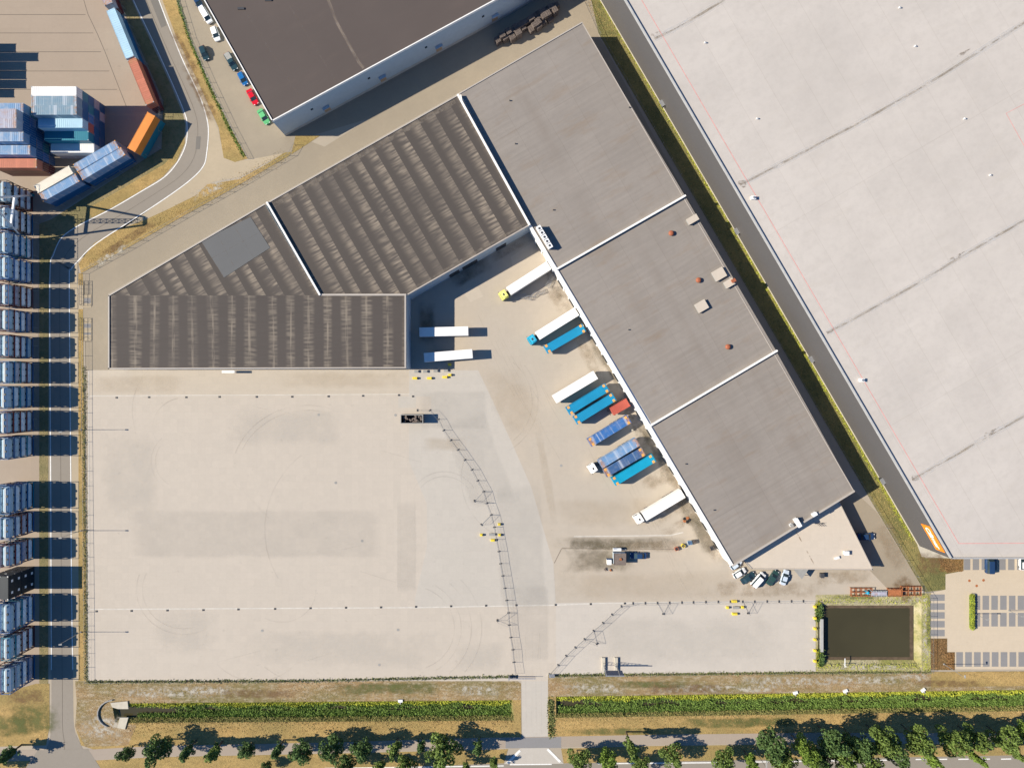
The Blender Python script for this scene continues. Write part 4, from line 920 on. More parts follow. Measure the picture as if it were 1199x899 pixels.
for r_i, (y0, y1) in enumerate(trows):
    xe = 38.5+(y0-223)/570*2.5
    Ly = (y1-y0)*S
    th = tall.get(r_i, 2.44)
    for col in range(2):
        for tr_ in range(4):
            x = (xe-5-col*10.4-CX)*S + (0 if tr_ == 0 else rnd.uniform(-.05,.05)); y = (CY-(y0+y1)/2)*S + (0 if tr_ == 0 else rnd.uniform(-.12,.12))
            fc = fcols[r_i][tr_] if col == 0 else rnd.choice(['deepblue','maroon','teal','navy','brown'])
            tc_ = 'bluetank' if (tr_ == 3 and col == 0 and r_i != 14) else rnd.choice(['whitetank','silver','silver','whitetank','bluetank','lilac'])
            if r_i == 14:
                lab = 'black box container, %s, in the dark stack %s the road' % (tiername(tr_,4), 'beside' if col == 0 else 'one back from')
                o = put(C20B, (x, y), R(90), tr_*2.6, 'black', lab, 'black box containers in the dark stack', 'white'); o.scale = (Ly/6.06, 1, 1)
                continue
            lab = 'tank container, %s frame, %s, %s stack from the top, %s column' % (CN[fc], tiername(tr_,4), ORD[r_i], 'road side' if col == 0 else 'back')
            dup(TK, (x, y), 0, lab, 'tank containers stacked along the left edge', scale=(1, Ly/6.06, th/2.44), z=tr_*th,
                swap={'deep_blue_paint': PT[fc], 'silver_tank': PT[tc_]})

# ================================================================== CRANE with sloping legs and lattice boom (its head is just outside the frame)
def crane():
    t = thing('gantry_crane', 'white steel crane with sloping legs standing over the tank stacks', 'crane', W(37.5,256))
    o_ = W(37.5,256)
    foot1, foot2 = W(38,229)-o_, W(30,283)-o_
    top1 = W(57.5,254.5,20.8)-o_; top2 = W(57.5,263.5,20.8)-o_
    mid = lambda a, b, h: a+(b-a)*(h/20.8)
    for a, b in ((foot1, top1), (foot2, top2)):
        bm = bmesh.new(); bar(bm, a, b, .42, .42); obj('leg', bm, M['whitemetal'], t)
        bm = bmesh.new(); bx(bm, a.x-.6, a.x+.6, a.y-.35, a.y+.35, 0, .8); obj('bogie', bm, PT['teal'], t)
    bm = bmesh.new(); bar(bm, mid(foot1,top1,10.4), mid(foot2,top2,10.4), .5, .5); obj('crossbeam', bm, M['whitemetal'], t)
    bm = bmesh.new(); bar(bm, top1, top2, .6, .6); obj('head_beam', bm, M['whitemetal'], t)
    # lattice boom running west from the head
    bm = bmesh.new(); x1 = top1.x-.3; x0 = x1-32; ya, yb = top1.y-.5, top2.y+.5
    for z in (19.3, 20.7):
        bar(bm, (x0, ya, z), (x1, ya, z), .16); bar(bm, (x0, yb, z), (x1, yb, z), .16)
    n = 18
    for i in range(n):
        xa = x0+(x1-x0)*i/n; xb = x0+(x1-x0)*(i+1)/n
        bar(bm, (xa, ya, 20.7), (xb, yb, 20.7), .1); bar(bm, (xa, yb, 20.7), (xb, ya, 20.7), .1); bar(bm, (xa, ya, 20.7), (xa, yb, 20.7), .12)
        for yy in (ya, yb): bar(bm, (xa, yy, 19.3), (xb, yy, 20.7), .1); bar(bm, (xa, yy, 19.3), (xa, yy, 20.7), .1)
    obj('boom', bm, M['whitemetal'], t)
    # far legs carrying the boom, outside the frame
    for yy in (ya, yb):
        bm = bmesh.new(); bar(bm, (x0+.5, yy, 19.3), (x0-1.5, yy+(3 if yy==ya else -3), 0), .4); obj('leg', bm, M['whitemetal'], t)
crane()

# ================================================================== VEHICLES
def wheel_bm(r_=0.33, w_=0.22):
    bm = bmesh.new(); cyl(bm, (0,-w_/2,0), (0,w_/2,0), r_, 16); return bm
def box_loft(bm, secs):
    """secs: list of (x, halfwidth_bottom, halfwidth_top, z0, z1)"""
    rings = []
    for (x, wb_, wt_, z0, z1) in secs:
        c_ = min(0.12, (z1-z0)*.3)
        pts = [(-wb_, z0), (wb_, z0), (wb_, z1-c_), (wt_, z1), (-wt_, z1), (-wb_, z1-c_)]
        rings.append([bm.verts.new((x, y, z)) for y, z in pts])
    for a, b in zip(rings, rings[1:]):
        for i in range(6): bm.faces.new((a[i], a[(i+1)%6], b[(i+1)%6], b[i]))
    bm.faces.new(rings[0]); bm.faces.new(rings[-1])
def proto_car(kind='hatch'):
    t = thing('car', 'proto', 'car')
    L = {'hatch':4.1,'sedan':4.6,'van':5.0,'pickup':5.1,'coupe':4.4}[kind]; hw = 0.88 if kind != 'van' else 0.96
    hb = {'hatch':.92,'sedan':.88,'van':1.15,'pickup':1.0,'coupe':.82}[kind]; ht = {'hatch':1.5,'sedan':1.42,'van':1.95,'pickup':1.75,'coupe':1.28}[kind]
    bm = bmesh.new()
    box_loft(bm, [(-L/2, hw*.72, hw*.62, .35, hb*.82), (-L/2+.12, hw*.9, hw*.8, .25, hb*.98), (-L/2+.5, hw, hw*.9, .2, hb), (0, hw, hw*.9, .2, hb), (L/2-1.1, hw, hw*.88, .2, hb*.98), (L/2-.4, hw*.96, hw*.8, .22, hb*.86), (L/2-.1, hw*.82, hw*.66, .28, hb*.74), (L/2, hw*.62, hw*.5, .35, hb*.62)])
    obj('body', bm, PT['carwhite'], t)
    # glasshouse: rear base, rear roof, front roof, windscreen base
    xr = {'hatch':(-L/2+.18,-L/2+.65,.35,1.15),'sedan':(-L/2+.75,-L/2+1.35,.35,1.2),'van':(-L/2+.05,-L/2+.2,1.0,1.75),'pickup':(-.35,-.15,.75,1.35),'coupe':(-L/2+.7,-L/2+1.35,.25,1.15)}[kind]
    bm = bmesh.new()
    lo = [(xr[0], hw*.86), (xr[3], hw*.84)]; hi = [(xr[1], hw*.70), (xr[2], hw*.70)]
    vs = [bm.verts.new(v) for v in [(lo[0][0],-lo[0][1],hb-.03),(lo[1][0],-lo[1][1],hb-.03),(lo[1][0],lo[1][1],hb-.03),(lo[0][0],lo[0][1],hb-.03),(hi[0][0],-hi[0][1],ht-.03),(hi[1][0],-hi[1][1],ht-.03),(hi[1][0],hi[1][1],ht-.03),(hi[0][0],hi[0][1],ht-.03)]]
    for f in [(0,3,2,1),(4,5,6,7),(0,1,5,4),(1,2,6,5),(2,3,7,6),(3,0,4,7)]: bm.faces.new([vs[i] for i in f])
    obj('windows', bm, M['glass'], t)
    bm = bmesh.new()
    box_loft(bm, [(xr[1]-.04, hw*.62, hw*.55, ht-.06, ht-.01), (xr[1]+.1, hw*.73, hw*.62, ht-.06, ht+.02), (xr[2]-.1, hw*.73, hw*.62, ht-.06, ht+.02), (xr[2]+.05, hw*.64, hw*.55, ht-.06, ht-.01)])
    obj('roof', bm, PT['carwhite'], t)
    for sx in (-1, 1):
        for sy in (-1, 1):
            o = obj('wheel', wheel_bm(), M['rubber'], t, loc=(sx*L*.31, sy*(hw-.1), .33))
            bm = bmesh.new(); cyl(bm, (0,-.115,0), (0,.115,0), .19, 10); obj('rim', bm, M['metal'], o)
    for sy in (-1, 1):
        bm = bmesh.new(); bx(bm, L/2-.22, L/2-.05, sy*hw*.58-.16, sy*hw*.58+.16, hb*.62, hb*.78); obj('headlight', bm, M['lampglass'], t)
        bm = bmesh.new(); bx(bm, -L/2-.01, -L/2+.14, sy*hw*.62-.12, sy*hw*.62+.12, hb*.68, hb*.9); obj('taillight', bm, M['redlens'], t)
        bm = bmesh.new(); bx(bm, xr[3]-.45, xr[3]-.25, sy*(hw+.1)-.09, sy*(hw+.1)+.09, hb, hb+.14); obj('mirror', bm, PT['carwhite'], t)
    if kind == 'pickup':
        bm = bmesh.new(); bx(bm, -L/2+.15, -.5, -hw*.78, hw*.78, hb-.02, hb+.015); obj('load_bed', bm, M['greyconc'], t)
    if kind == 'van':
        pass
    return t
CAR = {k: proto_car(k) for k in ('hatch','sedan','van','pickup','coupe')}
def car(kind, px, py, ang, col, label, group=None, sc_=1.0, name='car'):
    o = dup(CAR[kind], P(px, py, 0.8), R(ang), label, group, scale=sc_, swap={'white_car_paint': PT[col]})
    return o
G1 = 'cars parked along the brown roofed warehouse'
nw_a = -62
car('sedan', 231.5, 2, nw_a, 'carnavy', 'dark blue car cut by the top edge, beside the brown warehouse', G1)
car('van', 241, 18, nw_a+3, 'carwhite', 'white van with black rear, beside the brown warehouse', G1)
car('hatch', 252, 39.5, nw_a-8, 'carwhite', 'white and grey hatchback south of the white van', G1, 1.05)
car('hatch', 238.8, 62, nw_a-6, 'cardark', 'dark car standing alone beside the grass strip', 'cars near the grass strip', 1.05)
car('pickup', 270.5, 72, nw_a+2, 'cardark', 'dark teal pickup with a grey load bed by the warehouse wall', G1, 1.1)
car('hatch', 284, 92, nw_a, 'carblue', 'blue car between the pickup and the red car', G1, 1.0)
car('sedan', 295.5, 113.5, nw_a, 'carred', 'bright red car by the warehouse wall', G1, 1.05)
car('sedan', 308.5, 136.5, nw_a+4, 'green', 'green car nearest the warehouse corner', G1, 1.05)
G2 = 'cars parked beside the triangular office'
car('hatch', 862, 661, 38, 'carsilver', 'silver car half hidden under the hall corner', G2, 0.9)
car('hatch', 866, 670.8, 32, 'carwhite', 'small white car nearest the hall corner', G2, 0.98)
car('sedan', 876.2, 676.5, 36, 'cardark', 'dark grey car between the small white car and the white van', G2)
car('van', 888, 678.8, 48, 'carwhite', 'large white van among the cars by the office', G2)
car('sedan', 905, 676.5, 57, 'cargreen', 'dark green car right of the white van', G2, 1.03)
car('sedan', 919, 676, 72, 'carsilver', 'light silver blue car, rightmost of the office row', G2, 0.97)
car('sedan', 1014, 628, 2, 'carnavy', 'blue car half in the shadow behind the triangular office', 'cars behind the office', 1.1)
car('van', 1158.5, 660.5, 90, 'carnavy', 'dark van parked nose down against the pale warehouse', 'cars in the car park', 1.05)
car('hatch', 1198, 659, 90, 'carwhite', 'white car at the right edge of the car park', 'cars in the car park', 1.0)
car('sedan', 747.5, 650.5, 180, 'carnavy', 'dark blue car in the shadow beside the kiosk', 'cars by the kiosk', 1.05)
for k in CAR: purge(CAR[k])

# --- lorries
def make_cab(par, x0, col, tall=True, bed=True):
    """tractor unit; cab front faces +X; x0 is the rear of the cab"""
    hw = 1.22
    bm = bmesh.new()
    box_loft(bm, [(x0, hw, hw*.92, .9, 3.1), (x0+.3, hw, hw*.92, .6, 3.3), (x0+1.3, hw, hw*.9, .5, 3.25), (x0+1.9, hw*.97, hw*.8, .45, 2.7), (x0+2.15, hw*.9, hw*.7, .45, 2.1)])
    cb = obj('cab', bm, col, par)
    bm = bmesh.new()
    vs = [bm.verts.new(v) for v in ((x0+1.72, -hw*.80, 2.93), (x0+1.72, hw*.80, 2.93), (x0+2.14, hw*.76, 2.16), (x0+2.14, -hw*.76, 2.16), (x0+1.6, -hw*.80, 2.86), (x0+1.6, hw*.80, 2.86), (x0+2.0, hw*.76, 2.1), (x0+2.0, -hw*.76, 2.1))]
    for f in [(0,1,2,3),(7,6,5,4),(0,3,7,4),(1,5,6,2),(0,4,5,1),(3,2,6,7)]: bm.faces.new([vs[i] for i in f])
    obj('windscreen', bm, M['glass'], cb)
    for sy in (-1, 1):
        bm = bmesh.new(); bx(bm, x0+.7, x0+1.5, sy*hw-.02, sy*hw+.02, 1.9, 2.7); obj('side_window', bm, M['glass'], cb)
        bm = bmesh.new(); bx(bm, x0+1.75, x0+1.9, sy*(hw+.2)-.1, sy*(hw+.2)+.1, 1.9, 2.6); obj('mirror', bm, M['darkmetal'], cb)
        bm = bmesh.new(); bx(bm, x0+2.02, x0+2.17, sy*.85-.2, sy*.85+.2, .7, .95); obj('headlight', bm, M['lampglass'], cb)
    if tall:
        bm = bmesh.new(); box_loft(bm, [(x0+.02, hw*.85, hw*.72, 3.1, 3.85), (x0+.5, hw*.82, hw*.68, 3.1, 3.75), (x0+1.35, hw*.6, hw*.5, 3.1, 3.35)]); obj('roof_deflector', bm, col, cb)
    bm = bmesh.new(); bx(bm, x0+.7, x0+1.15, -.3, .3, 3.3, 3.72 if tall else 3.4); obj('roof_hatch', bm, M['darkmetal'], cb)
    if bed:
        bm = bmesh.new(); bx(bm, x0-3.7, x0+.4, -.42, .42, .75, 1.0); bx(bm, x0-2.2, x0-1.2, -.75, .75, 1.0, 1.12); obj('chassis', bm, M['darkmetal'], par)
    for sy in (-1, 1):
        for xx in ((x0+1.1, x0-2.4) if bed else (x0+1.1,)):
            o = obj('wheel', wheel_bm(.5, .32), M['rubber'], par, loc=(xx, sy*1.02, .5))
            bm = bmesh.new(); cyl(bm, (0,-.165,0), (0,.165,0), .26, 12); obj('rim', bm, M['metal'], o)
def make_trailer_body(par, x0, x1, col, zt=4.0, part='trailer'):
    bm = bmesh.new(); bx(bm, x0, x1, -1.25, 1.25, 1.15, zt-.04)
    for i in range(18): 
        x = x0+.1+(x1-x0-.2)*i/17; bx(bm, x-.03, x+.03, -1.262, 1.262, 1.2, zt-.06)
    b = obj(part, bm, col, par)
    bm = bmesh.new(); bx(bm, x0-.02, x1+.02, -1.27, 1.27, zt-.04, zt)
    for i in range(10): x = x0+.6+(x1-x0-1.2)*i/9; bx(bm, x-.03, x+.03, -1.2, 1.2, zt, zt+.015)
    obj('roof', bm, col, b)
    bm = bmesh.new()
    for sy in (-1, 1): bx(bm, x0-.05, x0-.021, sy*.62-.58, sy*.62+.58, 1.2, zt-.15)
    obj('rear_door', bm, M['greyconc'], b)
    return b
def make_undercarriage(par, x0, x1, legs=True):
    bm = bmesh.new()
    for sy in (-.45, .45): bx(bm, x0+.1, x1-.3, sy-.07, sy+.07, .85, 1.14)
    for k in range(7): x = x0+.4+(x1-x0-1)*k/6; bx(bm, x-.06, x+.06, -1.1, 1.1, 1.0, 1.13)
    obj('chassis', bm, M['darkmetal'], par)
    for k in range(3):
        for sy in (-1, 1):
            o = obj('wheel', wheel_bm(.5, .36), M['rubber'], par, loc=(x0+2.2+k*1.32, sy*1.02, .5))
            bm = bmesh.new(); cyl(bm, (0,-.185,0), (0,.185,0), .24, 10); obj('rim', bm, M['metal'], o)
    if legs:
        for sy in (-.8, .8):
            bm = bmesh.new(); bx(bm, x1-3.1, x1-2.95, sy-.06, sy+.06, .06, 1.1); bx(bm, x1-3.2, x1-2.85, sy-.15, sy+.15, 0, .06); obj('landing_leg', bm, M['darkmetal'], par)
def frame_of(a, b, h=4.0):
    A = P(a[0], a[1], h); B = P(b[0], b[1], h); d = B-A
    return (A+B)/2, math.atan2(d.y, d.x), d.length
# white box trailers; a = rear end, b = front end (pixels of the roof ends)
def box_trailer(a, b, label, cab=None, cabcol=None, gap=0.7, tall=True):
    m_, rz, L = frame_of(a, b)
    t = thing('semi_trailer' if cab is None else 'truck', label, 'trailer' if cab is None else 'truck', m_, rz, 'trailers and lorries on the apron')
    make_trailer_body(t, -L/2, L/2, PT['white'])
    make_undercarriage(t, -L/2, L/2, legs=(cab is None))
    if cab: make_cab(t, L/2+gap, cabcol, tall)
    return t
box_trailer((642.8,310.5),(595.5,340.8), 'lorry with yellow-green cab and long white trailer', True, PT['lime'])
box_trailer((675.3,364.5),(629.2,393.3), 'lorry with bright blue cab and white trailer', True, PT['cyan'])
box_trailer((799.8,577.8),(754.3,605.2), 'white lorry with white cab, lowest at the docks', True, PT['white'], 0.5)
box_trailer((491,388.8),(548,387.4), 'white trailer, upper of the two in the shaded corner')
box_trailer((496.6,418.6),(553,414), 'white trailer, lower of the two in the shaded corner')
box_trailer((697.5,438.8),(649.2,467.6), 'white trailer without a cab beside two bright blue containers')
# containers on chassis trailers
def chassis_container(a, b, col, label, proto, z=1.25, cab=None, cast='castings', short=False):
    m_, rz, L = frame_of(a, b, z+2.9)
    nm = 'container_trailer'
    tl = 6.4 if short else L
    t = thing(nm, 'chassis trailer under the '+label, 'trailer', m_, rz, 'chassis trailers at the docks')
    make_undercarriage(t, -tl/2, tl/2+(.6 if short else 0))
    if cab: 
        make_cab(t, L/2+1.3, cab)
        t['label'] = 'white cab lorry chassis carrying the '+label; t['category'] = 'truck'; t.name = 'truck'
    o = put(proto, (m_.x, m_.y), rz+math.pi, z, col, label, 'containers on trailers at the docks', cast)
    o.scale = (L/(6.06 if short else 13.5), 1, 1)
chassis_container((684,383.3),(639,409.5), 'brightblue', 'bright blue container beside the blue-cab lorry', C45)
chassis_container((711.3,453.2),(664.9,481.7), 'brightblue', 'bright blue container next to the white trailer', C45)
chassis_container((719.4,464.2),(673.5,492.6), 'brightblue', 'bright blue container above the short red container', C45)
chassis_container((736,470.8),(716.7,481.9), 'red', 'short red container at the docks', C20, short=True, cast='red')
chassis_container((737,490.3),(690.3,518.7), 'blue', 'worn blue container standing alone below the red one', C45)
chassis_container((747,517),(702.8,544), 'paleblue', 'faded pale blue container in the group of three', C45, cab=PT['white'], cast='lilac')
chassis_container((753.6,528.3),(708.2,554.2), 'navy', 'dusty navy container, middle of the group of three', C45)
chassis_container((766,535.8),(718.5,564.5), 'cyan', 'bright blue container, lowest of the group of three', C45)
for p in (C40, C45, C20, C20B, C40H, C40L): purge(p)
purge(TK)

# ================================================================== YARD THINGS
# open-topped container full of scrap
t = thing('open_top_container', 'dark open-topped container standing alone on the slabs', 'container', P(482.6,490.4,2.2), 0)
bm = bmesh.new(); L, Wd, Ht = 6.3, 2.5, 2.9
bx(bm, -L/2, L/2, -Wd/2, Wd/2, 0.1, .25)
for sy in (-1, 1): bx(bm, -L/2, L/2, sy*Wd/2-(.1 if sy>0 else 0), sy*Wd/2+(0 if sy>0 else .1), .25, Ht)
for sx in (-1, 1): bx(bm, sx*L/2-(.1 if sx>0 else 0), sx*L/2+(0 if sx>0 else .1), -Wd/2+.1, Wd/2-.1, .25, Ht)
for i in range(14):
    x = -L/2+.3+i*.44
    for sy in (-1, 1): bx(bm, x-.06, x+.06, sy*(Wd/2+.02)-.03, sy*(Wd/2+.02)+.03, .3, Ht-.1)
obj('body', bm, M['darkmetal'], t)
bm = bmesh.new()
for sy in (-1, 1): bx(bm, -L/2-.03, L/2+.03, sy*(Wd/2-.05)-.1, sy*(Wd/2-.05)+.1, Ht, Ht+.08)
for sx in (-1, 1): bx(bm, sx*(L/2-.05)-.1, sx*(L/2-.05)+.1, -Wd/2+.05, Wd/2-.05, Ht, Ht+.078)
obj('rim', bm, M['greyconc'], t)
bm = bmesh.new()
rr = random.Random(3)
for i in range(26):
    x, y = rr.uniform(-2.6,2.6), rr.uniform(-.8,.8); s_ = rr.uniform(.2,.45)
    bx(bm, -s_, s_, -s_*.5, s_*.5, 1.9, 1.9+rr.uniform(.2,.55), Matrix.Translation((x,y,0)) @ Matrix.Rotation(rr.uniform(0,3),4,'Z'))
obj('load', bm, M['woodgrey'], t)

# mobile fence panels
def fence_panel(par_loc, ang, L, label, group):
    t = thing('fence_panel', label, 'fence panel', par_loc, ang, group)
    bm = bmesh.new(); hh = 2.0
    for a, b in (((0,0,.15),(L,0,.15)),((0,0,hh),(L,0,hh)),((0,0,.1),(0,0,hh)),((L,0,.1),(L,0,hh))): bar(bm, a, b, .04)
    obj('frame', bm, M['metal'], t)
    bm = bmesh.new()
    n = int(L/.4)
    for i in range(1, n): bar(bm, (L*i/n,0,.17), (L*i/n,0,hh-.03), .008)
    for z in (.7,1.3): bar(bm, (.02,0,z), (L-.02,0,z), .008)
    obj('wire_mesh', bm, M['mesh'], t)
    bm = bmesh.new(); bx(bm, -.16, .16, -.36, .36, 0, .16); obj('foot', bm, M['darkmetal'], t)
    return t
run1 = [(488.7,480.3),(503.3,480.3),(513,491),(519.5,503.7),(527.8,515.3),(536.3,526.5),(544.3,538.3),(552.5,549.8),(559.3,562.6),(566.2,575.3),(570,589),(575,602.5),(578.6,617),(581.3,631.4),(584,645.4),(586,659.6),(588.6,673.9),(591,688.3),(593.2,702.5),(595.3,717),(596,731.4),(598,745.8),(600.4,760.2),(601.6,774.8),(603.6,788)]
for i in range(len(run1)-1):
    a, b = W(*run1[i]), W(*run1[i+1]); d = b-a
    fence_panel(a, math.atan2(d.y, d.x), d.length-.06, '%s mesh panel of the long curved fence, counted from the open container' % ORD[i], 'panels of the curved mobile fence')
run2 = [(643.5,789),(653.6,778.2),(662.8,767.4),(673.6,757.6),(684.4,748),(695,738.2),(706,729),(716.6,719.2),(727.4,709.6),(741,706),(755.4,705.8),(769.6,705.6),(783.8,705.3),(798.2,705),(811.7,704.8),(826.3,704.4),(840.8,704.2),(855,704),(869.4,704),(883.4,704),(898,703.8),(912,703.8),(926.5,703.6),(940.4,703.4),(954.5,703.2)]
for i in range(len(run2)-1):
    a, b = W(*run2[i]), W(*run2[i+1]); d = b-a
    fence_panel(a, math.atan2(d.y, d.x), d.length-.06, '%s mesh panel of the fence from the gate to the pond' % ORD[i], 'panels of the mobile fence by the pond')
for i, (a, b) in enumerate([((555.7,586.3),(566.2,575.3)),((555.7,586.3),(570,589)),((563.7,614),(575,602.5)),((582.4,726),(595.3,717)),((582.4,726),(596,731.4)),((776.8,718.3),(769.6,705.6)),((776.8,718.3),(783.8,705.3)),((699,753.2),(695,738.2)),((699,753.2),(684.4,748)),((876,717.5),(869.4,704)),((876,717.5),(883.4,704))]):
    a, b = W(*a), W(*b); d = b-a
    fence_panel(a, math.atan2(d.y, d.x), d.length-.2, ['upper bracing panel left of the curved fence above the yellow blocks','lower bracing panel left of the curved fence above the yellow blocks','single bracing panel beside the yellow blocks of the curved fence','upper bracing panel near the lower end of the curved fence','lower bracing panel near the lower end of the curved fence','left bracing panel below the straight fence','right bracing panel below the straight fence','right bracing panel inside the diagonal fence','left bracing panel inside the diagonal fence','left bracing panel right of the yellow blocks near the cars','right bracing panel right of the yellow blocks near the cars'][i], 'bracing panels of the mobile fences')
# yellow concrete blocks
def yblock(px, py, label, rot=0, sx=.6, sy=.55, grp='yellow concrete blocks'):
    bm = bmesh.new(); bx(bm, -sx/2-.08, sx/2+.08, -sy/2-.08, sy/2+.08, 0, .4); bx(bm, -sx/2, sx/2, -sy/2, sy/2, .4, .8); bx(bm, -.15, .15, -.07, .07, .8, .9)
    o = obj('concrete_block', bm, M['yellow'], None, W(px, py), rot); tag(o, label, 'block', grp); return o
yblock(563.7,625.8,'yellow concrete block left of the curved fence'); yblock(584.6,613.4,'yellow concrete block, upper one right of the fence curve'); yblock(585,625.8,'yellow concrete block, lower one right of the fence curve'); yblock(577,632,'yellow concrete block lowest by the curved fence', sx=1)
yblock(859.4,703.4,'yellow concrete block on the straight fence line', sx=1.3); yblock(851.4,710.6,'yellow concrete block, left one below the straight fence'); yblock(869,710.2,'yellow concrete block, right one below the straight fence'); yblock(859.8,718,'yellow concrete block lowest below the straight fence', sx=1.3)
for i, (x, y) in enumerate([(486,442.8),(503,442.8),(521,441.5),(526.8,439),(526.5,427)]): yblock(x, y, ['yellow concrete block by the workshop, leftmost of five','yellow concrete block by the workshop, second from left','yellow concrete block by the workshop, third from left','yellow concrete block by the workshop, fourth from left','yellow concrete block by the workshop, topmost in the shade edge'][i], sx=1.2 if i < 3 else .8)
for i, y in enumerate([709.7,723,735.2,748,760.8,773]): yblock(953.6, y, '%s yellow concrete block down the left side of the pond' % ORD[i])
for i, (x, y) in enumerate([(488,434.8),(498.3,434.8),(510.5,434.2),(522.5,433.7)]):
    bm = bmesh.new(); bx(bm, -.7, .7, -.4, .4, 0, .45); bx(bm, -.5, .5, -.25, .25, .45, .6); tag(obj('concrete_block', bm, M['greyconc'], None, W(x, y)), '%s grey concrete block from the left at the workshop corner' % ORD[i], 'block', 'grey blocks at the workshop corner')
for i, (x, y) in enumerate([(576.5,625.3),(862,710.6)]):
    t = thing('hydrant_box', ['dark cabinet between the yellow blocks at the curved fence','dark cabinet between the yellow blocks at the straight fence'][i], 'cabinet', W(x, y))
    bm = bmesh.new(); bx(bm, -.9, .7, -.28, .28, 0, .5); obj('body', bm, M['darkmetal'], t)
    bm = bmesh.new(); bx(bm, -.95, .75, -.33, .33, .5, .56); obj('lid', bm, M['greyconc'], t)
# drain covers
k_ = 0
for x, y in [(136.5,465.5),(174.5,465),(218,465),(257,464.6),(300.5,464.5),(342,464.4),(384.6,464),(425,463.3),(467,462.5),(483.5,464),(113,715.3),(154,714.8),(196,714.2),(238,713.8),(279,713),(322,712.4),(363.5,711.6),(405,711),(446,710.6),(487,710),(528,709.3),(569,708.6),(604.5,708.1),(650.5,707.7),(691.5,706.8),(731.5,706)]:
    bm = bmesh.new(); bx(bm, -.26, .26, -.26, .26, 0.02, .14)
    for k in range(4): bx(bm, -.22, .22, -.22+k*.13, -.16+k*.13, .14, .15)
    row = 'upper' if y < 500 else 'lower'; idx = k_ if k_ < 10 else k_-10
    tag(obj('drain_cover', bm, M['darkmetal'], None, W(x, y)), '%s drain cover from the left in the %s gutter line' % (ORD[idx], row), 'drain cover', 'drain covers in the gutter lines'); k_ += 1
for i, (x, y) in enumerate([(373,485.5),(393,565),(424,633),(463,486),(466,737),(307,738),(444,778),(657,545),(1135,679.5),(1151.5,679),(1143.5,685.5)]):
    bm = bmesh.new(); cyl(bm, (0,0,.02), (0,0,.05), .38, 16)
    tag(obj('manhole_cover', bm, M['rust'] if i > 7 else M['greyconc'], None, W(x, y)), ['manhole near the upper gutter line','manhole in the middle of the slabs','manhole left of the darker slab strip','manhole left of the open container','manhole under the lower gutter line, right one','manhole under the lower gutter line, left one','manhole close to the lower yard edge','manhole in the pale apron strip','pale manhole in the car park, leftmost','rusty manhole in the car park, upper one','rusty manhole in the car park, lower one'][i], 'manhole', 'manhole covers')

# street lamps along the left fence and in the car park
def lamp(px, py, h, ang, label, head=.75):
    t = thing('street_lamp', label, 'street lamp', W(px, py), R(ang), 'light masts')
    bm = bmesh.new(); cyl(bm, (0,0,0), (0,0,h), .09, 10, .05); obj('pole', bm, M['metal'], t)
    bm = bmesh.new(); bx(bm, -.2, .2, -.2, .2, 0, .25); obj('base', bm, M['greyconc'], t)
    bm = bmesh.new(); bx(bm, -.1, head, -.16, .16, h, h+.12); hd = obj('lamp_head', bm, M['greyconc'], t)
    bm = bmesh.new(); bx(bm, .3, head-.05, -.18, .18, h-.03, h-.002); obj('lens', bm, M['lampglass'], hd)
lamp(95,503,9.6,0,'tall light mast on the left fence, uppermost of three'); lamp(95,621,9.6,0,'tall light mast on the left fence, middle of three'); lamp(95,739.5,9.6,0,'tall light mast on the left fence, lowest of three')
lamp(1105,777,9.3,90,'tall light mast in the rusty planting bed'); lamp(1141,718,5,0,'light post at the hedge of the car park'); lamp(1181,714.5,5,0,'light post between the two rows of parking bays')
lamp(1186,884,9.5,90,'street lamp beside the bottom road, right end',2.0); lamp(884,878,9,90,'street lamp beside the bottom road among the trees',2.0)

# chain-link fence down the left side
def long_fence(name, label, line, hgt, step, grp=None, wires=.35, col='mesh'):
    o_ = W(*line[0]); t = thing(name, label, 'fence', o_, 0, grp)
    posts = []; bm = bmesh.new()
    for a, b in zip(line, line[1:]):
        A, B = W(*a)-o_, W(*b)-o_; d = B-A; L = d.length; n = max(1, round(L/step))
        for i in range(n): posts.append(A+d*i/n)
        bar(bm, A+Vector((0,0,hgt)), B+Vector((0,0,hgt)), .045); bar(bm, A+Vector((0,0,.12)), B+Vector((0,0,.12)), .03); bar(bm, A+Vector((0,0,hgt*.55)), B+Vector((0,0,hgt*.55)), .012)
        m = int(L/wires)
        for i in range(m):
            p = A+d*i/m; bar(bm, p+Vector((0,0,.12)), p+Vector((0,0,hgt)), .01)
    posts.append(W(*line[-1])-o_)
    obj('wire_mesh', bm, M[col], t)
    bm = bmesh.new(); cyl(bm, (0,0,0), (0,0,hgt+.08), .045, 8); p0 = obj('post', bm, M['metal'], t, posts[0])
    for p in posts[1:100]:
        q = p0.copy(); C.objects.link(q); q.parent = t; q.location = p
    return t
long_fence('chain_link_fence', 'grey wire fence down the left side of the yard', [(99.5,400),(99.8,500),(101,620),(102,700),(102.7,797)], 1.6, 4.2)
long_fence('chain_link_fence', 'wire fence from the depot road bend to the warehouse lane', [(95.5,345),(95,320.5),(150,290.5),(211,255.5),(267,224.5),(339,182.5),(346,170)], 1.8, 4.2, wires=.5)
long_fence('chain_link_fence', 'wire fence round the outside of the diagonal depot containers', [(139,-10),(165,55),(191.5,118),(189.5,175),(160,192.5),(112,221),(60,252),(46,262),(44.5,320),(45,533)], 2.2, 5, wires=.5)
long_fence('chain_link_fence', 'wire fence beside the parking strip grass at the top left', [(207,-10),(224,45),(247,97),(272,150),(291,186)], 1.2, 4.2, wires=.5)
